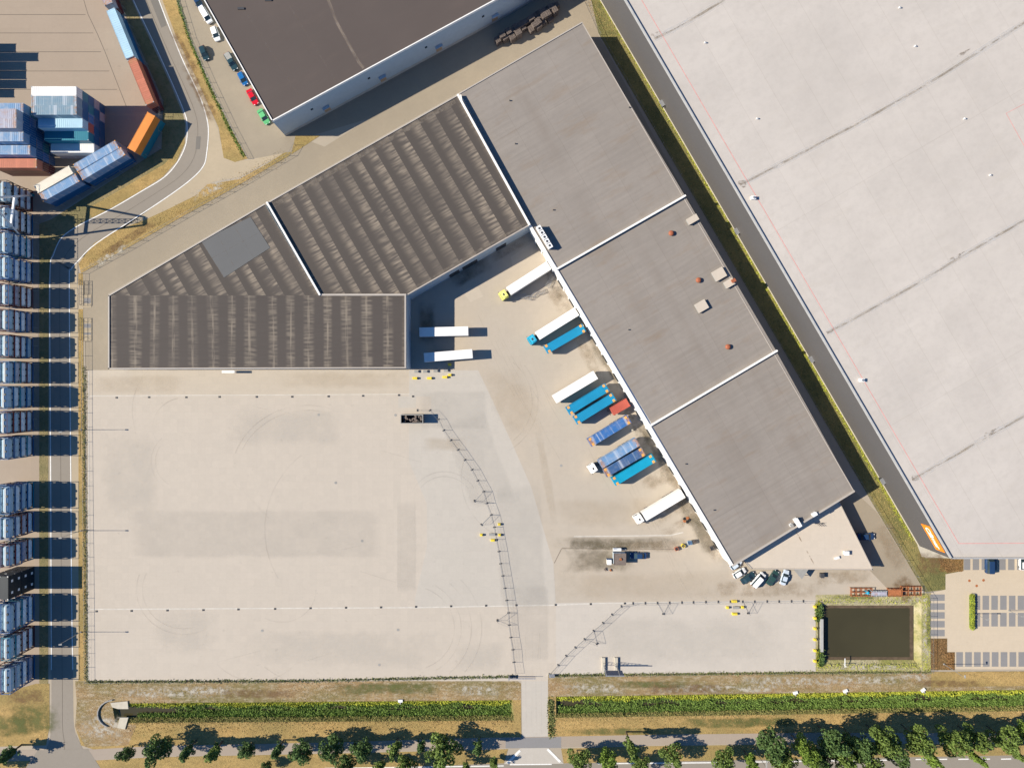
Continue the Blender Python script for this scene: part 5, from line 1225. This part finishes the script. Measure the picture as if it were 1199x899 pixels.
long_fence('chain_link_fence', 'wire fence between the triangular office lane and the grass', [(679,-10),(702,41),(860,315),(1027,599),(1084,693),(1089,700),(1089.5,785)], 1.6, 5, wires=.5)
long_fence('chain_link_fence', 'low wire fence along the weeds below the slabs', [(103,797.6),(350,796.8),(603,791.5)], 1.1, 6, wires=.6)
long_fence('chain_link_fence', 'low wire fence along the yard edge east of the drive', [(645,790.5),(955,786.8),(1088,786)], 1.1, 6, wires=.6)
# gates on the left
for i, (y0, y1) in enumerate([(329,358),(372.5,399)]):
    t = thing('gate', ['wide mesh gate, upper one at the left lane entrance','wide mesh gate, lower one at the left lane entrance'][i], 'gate', W(98, y0))
    L = (y1-y0)*S; bm = bmesh.new()
    for z in (.15,1.0,1.9): bar(bm, (0,0,z), (0,-L,z), .07)
    for k in range(7): bar(bm, (0,-L*k/6,.1), (0,-L*k/6,1.95), .06)
    for k in range(30): bar(bm, (0,-L*k/30,.1), (0,-L*k/30,1.9), .015)
    obj('frame', bm, M['darkmetal'], t)
    bm = bmesh.new(); bar(bm, (0,0,1.9),(.9,-1.2,.05), .05); bar(bm, (0,-L,1.9),(.9,-L+1.2,.05), .05); obj('brace', bm, M['darkmetal'], t)
# entrance gate of the drive
t = thing('sliding_gate', 'blue-grey sliding gate at the top of the drive', 'gate', W(596,791.5))
bm = bmesh.new(); L = 31*S
for z in (.2,1.6): bar(bm, (0,0,z), (L,0,z), .12)
for k in range(30): bar(bm, (L*k/29,0,.2), (L*k/29,0,1.6), .03)
obj('leaf', bm, PT['navy'], t)
bm = bmesh.new(); bx(bm, -.15,.15,-.4,.4,0,1.9); obj('guide_post', bm, M['metal'], t)
t = thing('gate_motor', 'pale gate cabinet beside the drive opening', 'cabinet', W(646,790)); bm = bmesh.new(); bx(bm,-.8,.8,-.3,.3,0,.9); obj('body', bm, M['whitemetal'], t); bm = bmesh.new(); bx(bm,-.85,.85,-.35,.35,.9,.96); obj('lid', bm, M['metal'], t)

# billboard with concrete feet
t = thing('billboard', 'billboard on two posts with long concrete feet at the lower yard edge', 'billboard', W(715,777))
for x in (-8*S-.15, 6.2*S):
    bm = bmesh.new(); bx(bm, x-.45, x+.45, -2.0, 2.0, 0, .65); obj('footing', bm, M['concrete'], t)
    bm = bmesh.new()
    for dx in (-.0,): 
        bar(bm, (x,-.3,.6), (x,-.3,6.9), .16); bar(bm, (x,.55,.6), (x,-.1,5.5), .1)
        for k in range(6): z = .9+k*.8; bar(bm, (x,-.3,z), (x,.55-.105*k*1.1,z+.35), .06)
    obj('post', bm, M['metal'], t)
x0, x1 = -8*S-.3, 6.2*S+1.2
bm = bmesh.new(); bx(bm, x0, x1, -.62, -.44, 3.6, 6.8); obj('panel', bm, plain('slate_panel', (0.11,0.13,0.18,1), .6), t)
bm = bmesh.new(); bx(bm, x0-.1, x1+.1, -.68, -.40, 6.8, 6.9); bx(bm, x0-.1, x1+.1, -.68, -.40, 3.5, 3.6); obj('panel_frame', bm, M['metal'], t)

# kiosk, tank, cabinet, yard clutter
t = thing('kiosk', 'square kiosk with flat brown roof on the worn paving', 'kiosk', P(725.8,654.5,2.8))
bm = bmesh.new(); bx(bm, -1.65,1.65,-1.55,1.55,0,2.7); obj('wall', bm, M['greywall'], t)
bm = bmesh.new(); bx(bm, -1.75,1.75,-1.65,1.65,2.7,2.8); bx(bm,-1.75,1.75,-1.65,-1.55,2.8,2.88); bx(bm,-1.75,1.75,1.55,1.65,2.8,2.88); bx(bm,-1.75,-1.65,-1.55,1.55,2.8,2.88); bx(bm,1.65,1.75,-1.55,1.55,2.8,2.88); rf = obj('roof', bm, M['woodgrey'], t)
bm = bmesh.new(); cyl(bm, (.2,0,2.8),(.2,0,3.1),.35,12); obj('roof_vent', bm, M['rust'], rf)
for x in (-.8,.8):
    bm = bmesh.new(); bx(bm, x-.45,x+.45,-1.6,-1.55,1.1,2.1); obj('window', bm, M['glass'], t)
bm = bmesh.new(); bx(bm, 1.64,1.69,-.45,.45,0.05,2.1); obj('door', bm, M['darkdoor'], t)
t = thing('fuel_tank', 'white horizontal tank on a cradle above the kiosk', 'tank', P(723,643.7,1.5))
bm = bmesh.new(); cyl(bm, (-1.2,0,1.0),(1.1,0,1.0),.5,16); obj('tank', bm, M['whitemetal'], t)
bm = bmesh.new(); bx(bm,-.9,-.7,-.45,.45,0,.7); bx(bm,.6,.8,-.45,.45,0,.7); obj('cradle', bm, M['darkmetal'], t)
bm = bmesh.new(); bar(bm,(-1.15,.3,1.2),(-1.15,.3,2.2),.16); bar(bm,(1.1,0,.8),(2.6,-.15,.4),.12); obj('pipe', bm, M['whitemetal'], t)
t = thing('cabinet', 'white cabinet left of the brown roofed kiosk', 'cabinet', P(713.5,658,1.5)); bm = bmesh.new(); bx(bm,-.6,.6,-.75,.65,0,1.5); obj('body', bm, M['whitemetal'], t); bm = bmesh.new(); bx(bm,-.65,.65,.65,.8,0,1.6); obj('rear_panel', bm, PT['navy'], t)
for i, (x, y, m_, w_, lab) in enumerate([(709,666,'woodgrey',.5,'brown bundle of litter below the kiosk'),(715,667,'rust',.35,'small rusty bundle below the kiosk')]):
    bm = bmesh.new()
    for k in range(4): bx(bm,-w_,w_,-.1,.1,k*.1,k*.1+.09, Matrix.Rotation(k*.7,4,'Z'))
    tag(obj('scrap_bundle', bm, M[m_], None, W(x,y)), lab, 'scrap', 'scrap lying on the apron')
def crate(px, py, sx, sy, h, m, rot, label, filled=None, name='crate'):
    t = thing(name, label, 'crate', W(px,py), R(rot), 'crates and pallets by the docks')
    bm = bmesh.new(); bx(bm,-sx/2,sx/2,-sy/2,sy/2,.1,.2)
    for s_ in (-1,1):
        bx(bm,-sx/2,sx/2,s_*sy/2-.04,s_*sy/2+.04,.2,h); bx(bm,s_*sx/2-.04,s_*sx/2+.04,-sy/2+.04,sy/2-.04,.2,h)
        bx(bm,-sx/2,sx/2,s_*sy*.4-.06,s_*sy*.4+.06,0,.1)
    obj('box', bm, m, t)
    if filled is not None:
        bm = bmesh.new(); bx(bm,-sx/2+.05,sx/2-.05,-sy/2+.05,sy/2-.05,.2,h*.75)
        for k in range(5): bx(bm,-.15,.15,-.1,.1,h*.75,h*.75+.15, Matrix.Translation((random.uniform(-sx*.3,sx*.3),random.uniform(-sy*.3,sy*.3),0)) @ Matrix.Rotation(k,4,'Z'))
        obj('contents', bm, filled, t)
crate(791.5,641.8,.9,.9,.9,PT['salmon'],20,'faded red crate, leftmost of the small row near the docks',M['darkmetal'])
crate(799.3,638.2,.9,.8,.9,M['yellow'],-30,'yellow crate in the small row near the docks',M['woodgrey'])
crate(807,634.8,1.2,1.1,.8,PT['greyblue'],10,'grey-blue crate in the small row near the docks',PT['navy'])
crate(812.3,633.6,1.1,1.0,.8,M['darkmetal'],10,'dark crate with tan load, rightmost of the small row',M['woodgrey'])
crate(833,641,1.0,1.2,.7,M['woodgrey'],25,'brown wooden crate by the white dock front',M['darkmetal'])
t = thing('tyre_ring', 'ring of old tyres lying below the white lorry', 'tyres', W(804,608.5))
for k in range(5):
    a = k*1.25; bm = bmesh.new(); lathe(bm, [(.2,0),(.42,0),(.46,.1),(.42,.22),(.2,.22)], 12, mtx=Matrix.Translation((.75*math.cos(a),.55*math.sin(a),0))); obj('tyre', bm, M['rust'] if k%2 else M['rubber'], t)
tag(obj('drum', (lambda b: (cyl(b,(0,0,0),(0,0,.9),.3,14), b)[1])(bmesh.new()), M['concrete'], None, W(739.5,503)), 'pale drum in the shadow beside the lone blue container', 'drum')
tag(obj('waste_bin', (lambda b: (bx(b,-.45,.45,-.6,.6,.1,1.15), bx(b,-.5,.5,-.65,.65,1.15,1.25), b)[2])(bmesh.new()), M['darkmetal'], None, W(961,672.5)), 'dark waste bin in front of the triangular office', 'bin')

for i, (x, y, a_) in enumerate([(613,347,20),(619,349,-10),(626,345,40),(634,342,25),(642,333,60),(646,325,55)]):
    t = thing('steel_trestle', '%s dark steel trestle in the shade below the yellow-green lorry' % ORD[i], 'trestle', W(x, y), R(a_), 'trestles below the first lorry')
    bm = bmesh.new()
    for yy in (-.5, .5): bar(bm, (-.9,yy,.8), (.9,yy,.8), .1)
    for k in range(4): bar(bm, (-.85+k*.56,-.5,.8), (-.85+k*.56,.5,.8), .08)
    obj('frame', bm, M['metal'], t)
    for sx in (-1,1):
        for sy in (-1,1):
            bm = bmesh.new(); bar(bm, (sx*.8,sy*.45,.75), (sx*.9,sy*.55,0), .08); obj('leg', bm, M['darkmetal'], t)
# ---- stacks of dark pallets at the top
def pallet_bm(n, sx=1.25, sy=1.05):
    bm = bmesh.new(); rr = random.Random(n*7+1)
    for k in range(n):
        z = k*.15; m_ = Matrix.Translation((rr.uniform(-.04,.04), rr.uniform(-.04,.04), 0))
        for s_ in (-1,0,1): bx(bm,-sx/2,sx/2,s_*(sy/2-.06)-.05,s_*(sy/2-.06)+.05,z,z+.1,m_)
        for q in range(6): x = -sx/2+.06+q*(sx-.12)/5; bx(bm,x-.07,x+.07,-sy/2,sy/2,z+.1,z+.125,m_)
    return bm
pm = {}
for n in (8,12,16,20): 
    m_ = bpy.data.meshes.new('pallet_stack'); b_ = pallet_bm(n); b_.to_mesh(m_); b_.free(); m_.materials.append(M['woodgrey']); pm[n] = m_
ps = [(582.5,46,16),(588,40.5,20),(591.5,43,16),(595,36,20),(599,36,16),(600,43,16),(603,31.5,16),(607,37.5,20),(608.5,29,16),(612.5,31.5,12),(613,26,16),(617,24,16),(622,33.5,12),(622,20.5,20),(626.5,28,20),(630,24.5,20),(630.5,29.5,16),(627,17.5,16),(632,20.5,16),(631,14.5,16),(635.5,12,20),(636,24.5,12),(637.5,17.5,20),(641,10,16),(641.5,14.5,20),(645,12,16),(645.5,7,20),(649.5,10.5,20),(651,5.5,16),(644,22,8)]
ux, uy = 0.866, -0.5
for i, (x, y, n) in enumerate(ps):
    o = bpy.data.objects.new('pallet_stack', pm[n]); C.objects.link(o); o.location = P(x, y, n*.15); o.rotation_euler = (0,0,A_RIB+R(random.uniform(-5,5))+(math.pi/2 if i%3==0 else 0)); o.scale = (1.35,1.3,1)
    tag(o, '%s stack of grey weathered pallets from the left end of the pallet yard' % ORD[i], 'pallet stack', 'stacks of pallets at the top lane')
# ---- rusty racks above the pond
def rack(px0, px1, py0, py1, m, label, n, deck=None):
    c_ = W((px0+px1)/2, (py0+py1)/2); L = (px1-px0)*S; D = (py1-py0)*S
    t = thing('steel_rack', label, 'steel rack', c_, 0, 'rusty racks beside the pond'); bm = bmesh.new()
    for z in (.35,1.1):
        for y in (-D/2+.1, 0, D/2-.1): bar(bm, (-L/2,y,z), (L/2,y,z), .18 if y == 0 else .14)
        for k in range(n+1): bar(bm, (-L/2+L*k/n,-D/2,z+.003), (-L/2+L*k/n,D/2,z+.003), .12)
    for k in range(n+1):
        for y in (-D/2+.1, D/2-.1): bar(bm, (-L/2+L*k/n,y,0), (-L/2+L*k/n,y,1.3), .12)
    obj('frame', bm, m, t)
    if deck: bm = bmesh.new(); bx(bm,-L/2+.1,L/2-.1,-D/2+.4,D/2-.3,1.17,1.25); obj('deck', bm, deck, t)
    return t
rack(995,1019,687,696.8, M['rust'], 'rusty grid rack, leftmost above the pond', 4)
rack(1018,1036,690,697, PT['tin'], 'low grey rack second from left above the pond', 3, PT['lilac'])
rack(1038,1053,687.5,697, M['rust'], 'rusty rack with solid orange deck above the pond', 2, M['rust'])
rack(1054,1076,685,696, M['rust'], 'rusty grid rack, rightmost above the pond', 3)
t = thing('tarpaulin_bundle', 'bright blue covered bundle between the rusty racks', 'bundle', W(1014,692.5)); bm = bmesh.new(); lathe(bm, [(.55,0),(.6,.5),(.45,1.3),(.15,1.5)], 8); obj('cover', bm, PT['cyan'], t); bm = bmesh.new(); bar(bm,(-.65,0,.6),(.65,0,.6),.06); obj('strap', bm, M['rubber'], t)
# culvert head at the left end of the ditch, pale outfall boxes
t = thing('culvert', 'pale concrete culvert head at the left end of the ditch', 'culvert', W(138,835))
bm = bmesh.new(); pts = [W(*p)-W(138,835) for p in [(130,822),(150,820),(151,829),(139,829),(132,827)]]; prism(bm, pts, 0, .35); obj('wing_wall', bm, M['concrete'], t)
bm = bmesh.new(); pts = [W(*p)-W(138,835) for p in [(141,839),(151,839),(147,853),(138,851)]]; prism(bm, pts, 0, .35); obj('wing_wall', bm, M['concrete'], t)
bm = bmesh.new()
n_ = 10
for k in range(n_):
    a0, a1 = R(95+150*k/n_), R(95+150*(k+1)/n_)
    bar(bm, (-1+4.2*math.cos(a0)*1.1, 4.0*math.sin(a0), .25), (-1+4.2*math.cos(a1)*1.1, 4.0*math.sin(a1), .25), .3, .5)
obj('kerb', bm, M['greyconc'], t)
for i, (x, y) in enumerate([(469,820),(931,810.5),(989.5,808.5),(1080.5,807.5)]):
    t = thing('outfall_box', ['white outfall box on the left ditch bank','white outfall box on the right ditch, leftmost of three','white outfall box on the right ditch, middle of three','white outfall box on the right ditch, rightmost of three'][i], 'drain box', W(x, y), R(12*i), 'outfall boxes on the ditch banks')
    bm = bmesh.new(); bx(bm,-.65,.65,-.3,.45,0,.4); obj('slab', bm, M['whitemetal'], t); bm = bmesh.new(); cyl(bm,(0,-.9,.1),(0,-.3,.1),.22,12); obj('pipe', bm, M['greyconc'], t)
t = thing('retaining_wall', 'grey concrete retaining wall on the left side of the pond', 'retaining wall', W(961.5,743)); bm = bmesh.new(); bx(bm,-.35,.35,-4.6,4.6,-.3,.45); obj('wall', bm, M['greyconc'], t); bm = bmesh.new(); bx(bm,-.4,.4,-4.7,4.7,.45,.55); obj('coping', bm, M['plinth'], t)
t = thing('level_gauge', 'thin white gauge post at the lower edge of the pond', 'gauge', W(987.5,777)); bm = bmesh.new(); cyl(bm,(0,0,0),(0,0,2.2),.06,8); obj('post', bm, M['whitemetal'], t); bm = bmesh.new(); bx(bm,-.1,.1,-.6,2.0,.9,1.0); obj('arm', bm, M['whitemetal'], t)

# ================================================================== VEGETATION
def leaf_cloud(name, m, blobs, n, size, seed, flat=0.0):
    rr = random.Random(seed); bm = bmesh.new()
    wts = [b[3]*b[3]*b[4] for b in blobs]
    for i in range(n):
        b = rr.choices(blobs, wts)[0]
        v = Vector((rr.gauss(0,1), rr.gauss(0,1), rr.gauss(0,1))).normalized()
        q = rr.random()**0.33; q = 0.55+0.45*q if rr.random() < .75 else q
        p = Vector((b[0]+v.x*b[3]*q, b[1]+v.y*b[3]*q, b[2]+v.z*b[4]*q))
        a = Vector((rr.gauss(0,1), rr.gauss(0,1), rr.gauss(0,1)*(1-flat))).normalized(); c_ = a.cross(Vector((rr.gauss(0,1), rr.gauss(0,1), rr.gauss(0,1)))).normalized()
        s_ = size*rr.uniform(.6,1.35)
        vs = [bm.verts.new(p+a*s_), bm.verts.new(p+c_*s_*.55), bm.verts.new(p-a*s_), bm.verts.new(p-c_*s_*.55)]
        bm.faces.new(vs)
    me = bpy.data.meshes.new(name); bm.to_mesh(me); bm.free(); me.materials.append(m); return me
def tree_proto(kind, seed, m):
    rr = random.Random(seed)
    t = thing('tree', 'proto', 'tree')
    if kind == 'round': Ht, Rr = 9.0, 3.6; z0 = 2.6
    else: Ht, Rr = 10.5, 1.7; z0 = 1.8
    blobs = [(0,0,(z0+Ht)/2, Rr*.5, (Ht-z0)*.40)]
    nb = 17 if kind == 'round' else 12
    for k in range(nb):
        a = rr.uniform(0,6.28); zz = z0+ (Ht-z0)*(.12+.8*k/nb); env = math.sin(math.pi*min(.97,max(.08,(zz-z0)/(Ht-z0)*.82+.14)))
        rad = Rr*env*rr.uniform(.45,.95); br = Rr*rr.uniform(.20,.38)
        blobs.append((rad*math.cos(a), rad*math.sin(a), zz, br, br*rr.uniform(.8,1.2)))
    me = leaf_cloud('crown', m, blobs, 2800 if kind == 'round' else 1500, .28 if kind == 'round' else .24, seed)
    o = bpy.data.objects.new('crown', me); C.objects.link(o); o.parent = t
    bm = bmesh.new(); cyl(bm, (0,0,0), (0,0,Ht*.45), .20, 9, .13); cyl(bm, (0,0,Ht*.45), (.1,0,Ht*.85), .13, 8, .04)
    for k in range(8):
        a = k*2.4; z = Ht*(.3+.06*k); cyl(bm, (0,0,z), (Rr*.6*math.cos(a), Rr*.6*math.sin(a), z+Ht*.16), .07, 6, .02)
    obj('trunk', bm, M['bark'], t)
    return t
TR = {('r',i): tree_proto('round', 20+i, M[['leaf_a','leaf_a','leaf_b','leaf_c','leaf_b'][i]]) for i in range(5)}
TR.update({('c',i): tree_proto('col', 40+i, M[['leaf_a','leaf_b','leaf_c'][i]]) for i in range(3)})
trees = [ # x, y (crown centre in photo), radius px, type, variant, height factor
 (147,882,9,'r',0,.7),(183,879,16,'r',0,.95),(217,881,8,'c',0,.75),(249,882,9,'c',1,.75),(289,878,11,'r',1,.6),(323,880,7,'c',0,.75),(353,880,15,'r',1,.8),(388,878,15,'r',0,.85),(424,877,14,'r',1,.85),
 (461,879,8,'c',1,.8),(492,875,6,'c',0,.6),(519,880,19,'r',2,1.0),(560,877,7,'c',0,.75),(579,895,6,'c',1,.4),(405,897,12,'r',0,.7),(443,899,7,'c',1,.6),(475,898,12,'r',2,.7),(545,899,6,'c',1,.5),(312,897,7,'r',1,.4),
 (7,885,9,'c',0,.7),(678,890,13,'r',2,.8),(711,892,13,'r',3,.75),(741,880,8,'c',1,1.25),(752,897,10,'r',2,.6),(787,884,13,'r',2,.7),(849,890,13,'r',2,.8),(881,894,8,'c',2,.8),
 (905,872,16,'r',0,.95),(917,892,14,'r',2,.95),(943,880,13,'r',3,1.1),(975,868,16,'r',1,1.05),(988,886,15,'r',2,1.0),(1006,872,14,'r',1,1.0),(1018,890,13,'r',2,1.1),(1035,868,16,'r',2,1.1),(1050,884,12,'r',0,1.0),
 (1078,868,14,'r',2,1.1),(1090,886,8,'c',2,1.2),(1117,868,15,'r',2,1.0),(1143,866,13,'r',2,.9),(1146,889,6,'c',2,.9),(1178,866,14,'r',2,.9),(1192,884,6,'c',1,.8),(1202,858,13,'r',3,.9),(-20,900,12,'r',0,.7),(1225,880,15,'r',2,1),(960,895,14,'r',0,1.0)]
kindtxt = {0:'dark green',1:'dense green',2:'olive green',3:'bright green',4:'olive'}
for i, (x, y, r_, ty, va, hf) in enumerate(trees):
    hf *= (1.55 if (x > 895 and ty == 'r') else 1.25 if ty == 'r' else 1.35)
    base = TR[(ty, va)]; Ht = (9.0 if ty == 'r' else 10.5)*hf; mid = Ht*.62
    Rn = 3.6 if ty == 'r' else 1.7
    sxy = r_*S*1.02/Rn
    if ty == 'c': sxy *= 1.05
    nm = 'slender' if ty == 'c' else 'round crowned'
    reg = 'west of the drive' if x < 620 else 'east of the drive'
    side = [q for q in trees if (q[0] < 620) == (x < 620)]; rank = sorted(side, key=lambda q: q[0]).index(trees[i])
    lab = '%s %s tree, %s from the left, %s' % (kindtxt[va] if ty == 'r' else ['dark green','olive green','bright green'][va], nm, ORD[rank], reg)
    dup(base, P(x, y, mid), R(random.uniform(0,360)), lab, 'roadside trees along the bottom', scale=(sxy, sxy, hf))
for k in TR: purge(TR[k])

# reeds in the ditches, weeds, hedge
def blades(name, label, m, region, n, h, wd, seed, z=0.0, lean=1.3, cat='plants'):
    rr = random.Random(seed); bm = bmesh.new()
    for i in range(n):
        px, py = region(rr); p = W(px, py, z)
        a = rr.uniform(0,6.28); hh = h*rr.uniform(.5,1.25); w_ = wd*rr.uniform(.6,1.4)
        d = Vector((math.cos(a)*w_, math.sin(a)*w_, 0)); l = Vector((rr.gauss(0,lean), rr.gauss(0,lean), 1)).normalized()*hh
        vs = [bm.verts.new(p-d), bm.verts.new(p+d), bm.verts.new(p+l*.65+d*1.1), bm.verts.new(p+l), bm.verts.new(p+l*.6-d*1.1)]
        bm.faces.new(vs)
    o = obj(name, bm, m, recalc=False); tag(o, label, cat, kind='stuff'); return o
def quad_region(x0, x1, fy0, fy1, gap=None):
    def f(rr):
        for _ in range(50):
            x = rr.uniform(x0, x1); t = rr.random(); y = fy0(x)+(fy1(x)-fy0(x))*t
            if not gap or not gap(x, y, rr): return x, y
        return x, y
    return f
wt_ = lambda x: 821.5-(x-130)*.0075; wb_ = lambda x: 846-(x-130)*.006
et_ = lambda x: 815.5-(x-650)*.0155; eb_ = lambda x: 841-(x-650)*.0165
def wig(x, k=0.0): return math.sin(x*.083+k)+.7*math.sin(x*.21+1.3*k)+.5*math.sin(x*.047+2+k)
gapW0 = lambda x, y, r: x < 215+r.uniform(-15,15) and 828 < y < 836 or (x < 160 and y > 828)
gapE0 = lambda x, y, r: x < 690+r.uniform(-8,8) and 819.5 < y < 826
def slit(x, y, top, r):
    d = y-top-11.5-1.2*wig(x, 3); return (abs(d) < 0.9+0.9*wig(x) and r.random() < .93) or (wig(x*1.7, 1) > 1.3 and r.random() < .45)
gapW = lambda x, y, r: gapW0(x, y, r) or slit(x, y, wt_(x), r)
gapE = lambda x, y, r: gapE0(x, y, r) or slit(x, y, et_(x), r)
blades('reeds', 'dense green reeds filling the left ditch', M['reed'], quad_region(152,600,lambda x: wt_(x)+4,lambda x: wb_(x)-4,gapW), 17000, .75, .085, 1, -.75)
blades('reeds', 'yellow-green reeds along the upper edge of the left ditch', M['reed_y'], quad_region(150,603,lambda x: wt_(x)-.8-.5*wig(x*1.3),lambda x: wt_(x)+5.5+1.3*wig(x,4)), 6500, .45, .10, 2, -.25)
blades('reeds', 'olive stems along the lower edge of the left ditch', M['olivestem'], quad_region(150,602,lambda x: wb_(x)-6,lambda x: wb_(x)+.9+.8*wig(x,2)), 5500, .4, .08, 3, -.12)
blades('reeds', 'dense green reeds filling the right ditch', M['reed'], quad_region(653,1400,lambda x: et_(x)+4,lambda x: eb_(x)-4,gapE), 25000, .75, .085, 4, -.75)
blades('reeds', 'yellow-green reeds along the upper edge of the right ditch', M['reed_y'], quad_region(648,1400,lambda x: et_(x)-.8-.5*wig(x*1.3),lambda x: et_(x)+5+1.3*wig(x,4)), 9500, .45, .10, 5, -.25)
blades('reeds', 'olive stems along the lower edge of the right ditch', M['olivestem'], quad_region(648,1400,lambda x: eb_(x)-6,lambda x: eb_(x)+.9+.8*wig(x,2)), 8000, .4, .08, 6, -.12)
blades('dry_grass_stems', 'straw coloured stems below the ditches', M['reed_d'], lambda rr: ((lambda x: (x, (wb_(x) if x < 620 else eb_(x))+rr.random()**1.6*12))(rr.choice([rr.uniform(150,600), rr.uniform(655,1300)]))), 6000, .3, .07, 7)
def line_region(line, spread):
    segs = [(a, b, math.hypot(b[0]-a[0], b[1]-a[1])) for a, b in zip(line, line[1:])]; ws_ = [s[2] for s in segs]
    def f(rr):
        a, b, L = rr.choices(segs, ws_)[0]; t = rr.random()
        return a[0]+(b[0]-a[0])*t+rr.gauss(0,spread), a[1]+(b[1]-a[1])*t+rr.gauss(0,spread)
    return f
blades('weeds', 'dark weeds in a thin line along the lower yard edge', M['weed'], line_region([(103,797.8),(350,796.8),(606,791.5)], .9), 3600, .36, .12, 8)
blades('weeds', 'dark weeds along the yard edge right of the drive', M['weed'], line_region([(643,790.5),(955,787),(1090,786.2)], .9), 3200, .36, .12, 9)
blades('weeds', 'weeds along the wire fence down the left side', M['weed'], line_region([(98.5,430),(98.8,560),(100.2,700),(101,797)], 1.3), 4200, .26, .10, 10)
blades('weeds', 'green weeds on the right margin of the top left grass strip', M['reed'], line_region([(205,-10),(222,46),(243,97),(268,150),(286,184)], 1.0), 2600, .35, .10, 11)
blades('weeds', 'bright weeds at the foot of the dark cladding', M['reed_y'], line_region([(697,-10),(860,272),(1068,631)], 1.3), 7000, .3, .09, 12)
blades('weeds', 'scattered green weeds on the pond banks', M['reed_y'], lambda rr: rr.choice([(rr.uniform(957,1088), rr.uniform(697,706)), (rr.uniform(1080,1089), rr.uniform(700,785)), (rr.uniform(956,1085), rr.uniform(777,785)), (rr.gauss(958,1.6), rr.uniform(705,725)), (rr.gauss(959,1.4), rr.uniform(760,780))]), 4500, .25, .09, 13)
blades('weeds', 'dark bushes at the left corners of the pond', M['leaf_a'], lambda rr: rr.choice([(rr.gauss(958.5,1.8), rr.uniform(708,727)), (rr.gauss(961,1.6), rr.uniform(760,779))]), 1300, .55, .12, 14)
blades('weeds', 'tufts beside the drive', M['weed'], line_region([(645,818),(646,862)], 2.0), 700, .5, .15, 15)
blades('weeds', 'tufts scattered on the rough verge', M['weed'], lambda rr: rr.choice([(rr.uniform(110,600), rr.uniform(799,817)), (rr.uniform(650,1090), rr.uniform(791,809)), (rr.uniform(110,600), rr.uniform(848,866)), (rr.uniform(650,1190), rr.uniform(842,858))]), 3500, .2, .08, 16)
blades('dry_grass_stems', 'dry yellow tufts in the grass strip beside the dark cladding', M['reed_d'], lambda rr: (lambda t, s: (697-14*s+t*372, t*640+rr.uniform(-4,4)))(rr.random(), rr.random()), 5000, .25, .07, 17)
blades('dry_grass_stems', 'straw tufts on the depot verges', M['reed_d'], line_region([(335,182),(267,219),(211,248),(150,280),(105,308)], 4), 3500, .2, .06, 18)
blades('shrubs', 'rusty low shrubs in the planting bed', M['rustleaf'], lambda rr: rr.choice([(rr.uniform(1090,1108), rr.uniform(749,783)), (rr.uniform(1108,1117), rr.uniform(764,783)), (rr.uniform(1100,1127), rr.uniform(655,669))]), 4500, .25, .09, 19)
# hedge
rr = random.Random(9)
blobs = [(0, (k-9.5)*.48, .7, .72, .62) for k in range(20)]
me = leaf_cloud('foliage', M['hedge'], blobs, 3600, .16, 3)
t = thing('hedge', 'clipped bright green hedge beside the parking bays', 'hedge', W(1136.5,715.5)); o = bpy.data.objects.new('foliage', me); C.objects.link(o); o.parent = t
bm = bmesh.new(); bx(bm,-.45,.45,-4.6,4.6,0,1.0); obj('branches', bm, M['leaf_a'], t)
